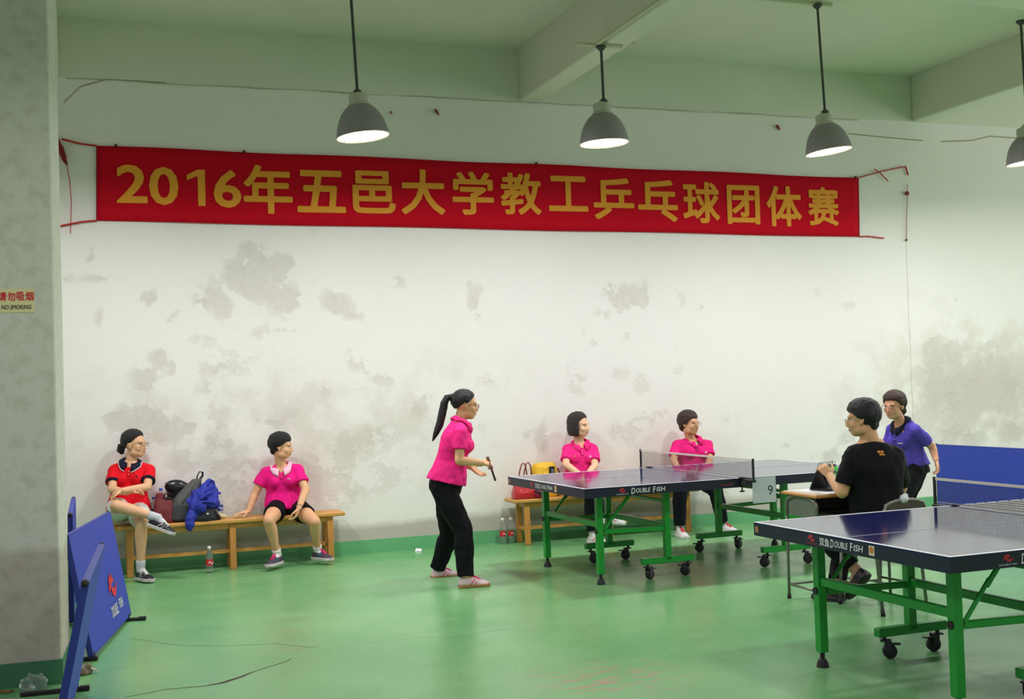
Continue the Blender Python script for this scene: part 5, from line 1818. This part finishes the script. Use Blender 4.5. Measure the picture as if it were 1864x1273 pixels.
# her bat
wr = P3.g('wrR')
G0 = (2.971, 8.860, 0.961); G1 = (2.991, 8.860, 0.900); G2 = (3.020, 8.860, 0.808)
G0, G1, G2 = Vector(G0), Vector(G1), Vector(G2)
t = Thing('table_tennis_bat', 'dark red table tennis bat held edge-on by the standing woman', 'bat', G1)
d = (G2 - G1).normalized()
sd = Vector((.28, .95, .02)); sd = (sd - d * sd.dot(d)).normalized()
nn = d.cross(sd)
bl = MB(); rb = MB(); rb2 = MB()
cen = G1 + d * .028
out = [(.076 * math.cos(a), .082 * math.sin(a)) for a in [2 * math.pi * i / 28 for i in range(28)]]
def disc(mb, k0, k1, s_=1.0):
    mb.loft([[cen + sd * x * s_ + d * y * s_ + nn * z for x, y in out] for z in (k0, k1)])
disc(bl, -.004, .004); disc(rb, .004, .008, .985); disc(rb2, -.008, -.004, .985)
t.part('blade', bl, mat('bat_wood_dark', (92, 48, 40), .5), 40)
t.part('rubber_sheet', rb, mat('bat_red', (120, 24, 32), .5), 40, label='dark red rubber sheet')
t.part('rubber_sheet', rb2, mat('bat_black', (40, 24, 28), .5), 40, label='black rubber sheet')
t.part('handle', MB().tube([G1 - d * .045, G1 - d * .07, G1 - d * .092], [.013, .011, .014], 12, flat=1.0), mat('bat_handle', (120, 78, 50), .55), True)
# ---- 4  woman with a bob
def bob(mb, W, R, hk):
    rows = []
    for i in range(29):
        a = math.radians(62 + (360 - 124) * i / 28)
        lx, ly = math.sin(a), math.cos(a)
        fr_ = abs(math.sin(a))
        rows.append([W(lx * .080, ly * .098 - .018, .06), W(lx * .099, ly * .112 - .018, .03), W(lx * .102, ly * .113 - .015, -.04), W(lx * .096, ly * .104 - .012, -.082), W(lx * .082, ly * .09 - .010, -.104), W(lx * .066, ly * .076 - .01, -.09), W(lx * .076, ly * .085 - .016, .0), W(lx * .07, ly * .085 - .018, .05)])
    mb.loft(rows)
P4 = person(dict(sleeve=.74, label='seated woman in pink with a dark bob, behind the left half of the farther table', skin=(232, 186, 150), k=.98,
    pelvis=(4.593, 10.840, 0.525), neck=(4.605, 10.860, 0.936), head=(4.589, 10.820, 1.117), face=(.66, -.74, -.06), slouch=.01, hk=1.02,
    shR=(4.476, 10.880, 0.882), shL=(4.727, 10.820, 0.872), elR=(4.404, 10.760, 0.746), elL=(4.678, 10.680, 0.725), wrR=(4.475, 10.580, 0.657), wrL=(4.518, 10.520, 0.647),
    handR=((.7, -.3, -.6), (0, .2, -1), (.2, -1, 0), 35), handL=((-.7, -.3, -.5), (0, .2, -1), (-.2, -1, 0), 35),
    hipR=(4.508, 10.820, 0.532), hipL=(4.661, 10.820, 0.523), knL=(4.509, 10.420, 0.492), anL=(4.517, 10.420, 0.101), knR=(4.418, 10.400, 0.567), anR=(4.638, 10.330, 0.289),
    toeR=(.9, -.2, -.15), upnR=(.1, -.1, .98), toeL=(.35, -.95, 0),
    hair='part', hairmat=hair_brown, thick=.016, hairextra=[bob],
    shirt=pink_b, collar=pink_b, hem=-.02, logos=[(.075, .70, .014, .006, mat('logo_orange', (236, 130, 60), .6)), (-.075, .70, .010, .010, white_ink)],
    trousers=navy_tr, waist=.1, shoes=(shoe_white, sole_white, lace_red), stripe=lace_red, seed=13.0, cuff=.93))
# ---- 5  woman with short hair on the end of the far bench
P5 = person(dict(sleeve=.74, label='seated woman in deep pink with short brown hair, behind the net of the farther table', skin=(214, 162, 124), k=1.0,
    pelvis=(5.828, 10.820, 0.526), neck=(5.842, 10.840, 0.911), head=(5.796, 10.800, 1.088), face=(.50, -.86, -.05), slouch=.01, hk=1.04, jaw=1.06,
    shR=(5.664, 10.840, 0.864), shL=(6.007, 10.820, 0.853), elR=(5.569, 10.740, 0.728), elL=(5.971, 10.720, 0.719), wrR=(5.506, 10.520, 0.651), wrL=(5.818, 10.520, 0.634),
    handR=((.5, -.75, -.35), (0, 0, -1), (.7, -.3, 0), 20), handL=((-.4, -.8, -.35), (0, 0, -1), (-.7, -.3, 0), 20),
    hipR=(5.723, 10.800, 0.528), hipL=(5.925, 10.800, 0.516), knR=(5.453, 10.400, 0.457), knL=(5.847, 10.400, 0.427), anR=(5.453, 10.440, 0.089), anL=(5.948, 10.460, 0.095),
    toeR=(-.12, -.98, 0), toeL=(.35, -.93, 0),
    hair='fringe', hairmat=hair_red, thick=.015,
    glasses=mat('thin_spectacles', (150, 128, 112), .35, metal=.6), shirt=pink_c, collar=pink_c, hem=-.02, logos=[(-.085, .68, .012, .010, white_ink)],
    trousers=navy_tr, waist=.1, loose=1.05, cuff=.93, shoes=(shoe_white, sole_white, lace_red), seed=17.0))
P5.part('undershirt', MB().ell(P5.chest(0, .86, -.004), (P5.latU * .018, P5.fT * .008, P5.sp * .03)), white_ink, True, parent=P5.shirt)
# ---- 6  young man at the desk, seen from behind
P6 = person(dict(label='seated young man in a black t-shirt seen from behind at the school desk', skin=(214, 164, 122), k=1.06, male=True,
    pelvis=(4.945, 6.63, .53), neck=(4.902, 6.620, 1.090), head=(4.839, 6.630, 1.250), face=(-.72, .68, -.12), hk=1.02, base=(4.93, 6.62, 0),
    shL=(4.766, 6.640, 1.009), shR=(5.060, 6.580, 0.997), elL=(4.687, 6.660, 0.773), wrL=(4.741, 6.860, 0.859), elR=(5.263, 6.800, 0.750), wrR=(5.148, 6.980, 0.732),
    handL=((-.18, .62, .62), (.85, .25, -.25), (.1, .6, .75), 35), handR=((-.7, .6, .2), (-.3, -.2, -.9), (.5, .8, .1), 25),
    hipL=(4.845, 6.66, .53), hipR=(5.045, 6.65, .53), knL=(4.70, 7.06, .52), knR=(5.02, 7.09, .52), anL=(4.879, 6.800, 0.218), anR=(4.80, 6.93, .095),
    toeL=(-.25, .60, -.72), upnL=(-.05, .76, .64), toeR=(-.45, .85, 0),
    hair='short', hairmat=hair_black, thick=.017,
    glasses=mat('rimless', (196, 196, 190), .3, metal=.5), shirt=black_tee, necktop=.99, tilt=.25, sleeve=.80, hem=-.06, ease=.03, wr=.008,
    trousers=black_tr, waist=.1, shoes=(shoe_black, sole_black, mat('lace_brown', (140, 92, 60), .6)), stripe=mat('shoe_brown', (150, 98, 66), .6), sock=True, sockh=.14, sockmat=mat('sock_tan', (186, 150, 120), .8), seed=23.0, cuff=.90))
def backpt(a, tt):
    o = P6.g('pelvis') + (P6.g('neck') - P6.g('pelvis')) * tt + P6.latU * a - P6.fT * .5 - P6.loc
    me = P6.shirt.data
    tr_ = BVHTree.FromPolygons([v.co.copy() for v in me.vertices], [q.vertices[:] for q in me.polygons])
    h = tr_.ray_cast(o, P6.fT, .8)
    return h[0] + P6.loc - P6.fT * .003, h[1]
m = MB()
for (dx, tt, wd, hg) in ((.012, .905, .022, .008), (.018, .875, .020, .006)):
    q, nrm = backpt(dx, tt)
    ux = P6.latU; uy = nrm.cross(ux) * -1
    if uy.z < 0: uy = -uy
    for kx in (-.5, .5):
        m.add([q + nrm * .001 + ux * (kx * wd - wd * .42) - uy * hg, q + nrm * .001 + ux * (kx * wd + wd * .42) - uy * hg, q + nrm * .001 + ux * (kx * wd + wd * .42) + uy * hg, q + nrm * .001 + ux * (kx * wd - wd * .42) + uy * hg], [(0, 1, 2, 3)])
P6.part('back_print', m, mat('print_orange', (214, 130, 40), .6), parent=P6.shirt, solid=.002)
# ---- 7  player in purple at the far end
def bun(mb, W, R, hk):
    mb.tube([W(0, -.10, -.01), W(0, -.125, -.03), W(0.0, -.13, -.07), W(0, -.115, -.10)], [.022, .034, .034, .012], 12)
P7 = person(dict(label='standing woman in a purple polo leaning forward behind the seated young man', skin=(216, 160, 126), k=1.0, base=(6.95, 9.0, 0),
    pelvis=(7.126, 9.000, 0.660), neck=(6.970, 8.960, 1.079), head=(6.871, 8.930, 1.243), face=(-.93, -.35, -.10), hk=1.06,
    shL=(6.991, 8.800, 1.018), shR=(6.988, 9.120, 1.019), elL=(7.169, 8.800, 0.862), wrL=(7.139, 8.720, 0.749), elR=(6.965, 9.200, 0.784), wrR=(6.730, 9.050, 0.754),
    handL=((.12, -.1, -.95), (-.8, .5, 0), (-.3, -.8, 0), 35), handR=((-.9, -.1, .2), (.1, .5, -.8), (-.2, .7, .5), 55),
    hipL=(7.034, 8.900, 0.646), hipR=(7.216, 9.100, 0.624), knL=(6.837, 8.840, 0.396), knR=(7.134, 9.160, 0.361), anL=(6.964, 8.840, 0.093), anR=(7.265, 9.220, 0.050),
    toeL=(-.97, -.1, 0), toeR=(-.95, .1, 0),
    hair='short', hairmat=hair_red, thick=.016, hairextra=[bun],
    glasses=mat('red_spectacles', (150, 70, 70), .4), shirt=purple, collar=navy_col, collaredge=None, band=None, hem=.02, ease=.03, sleeve=.70, logos=[(-.085, .70, .028, .006, white_ink)],
    trousers=black_tr, waist=.2, loose=1.1, cuff=1.0, shoes=(shoe_white, sole_white, lace_red), sock=False, seed=29.0))
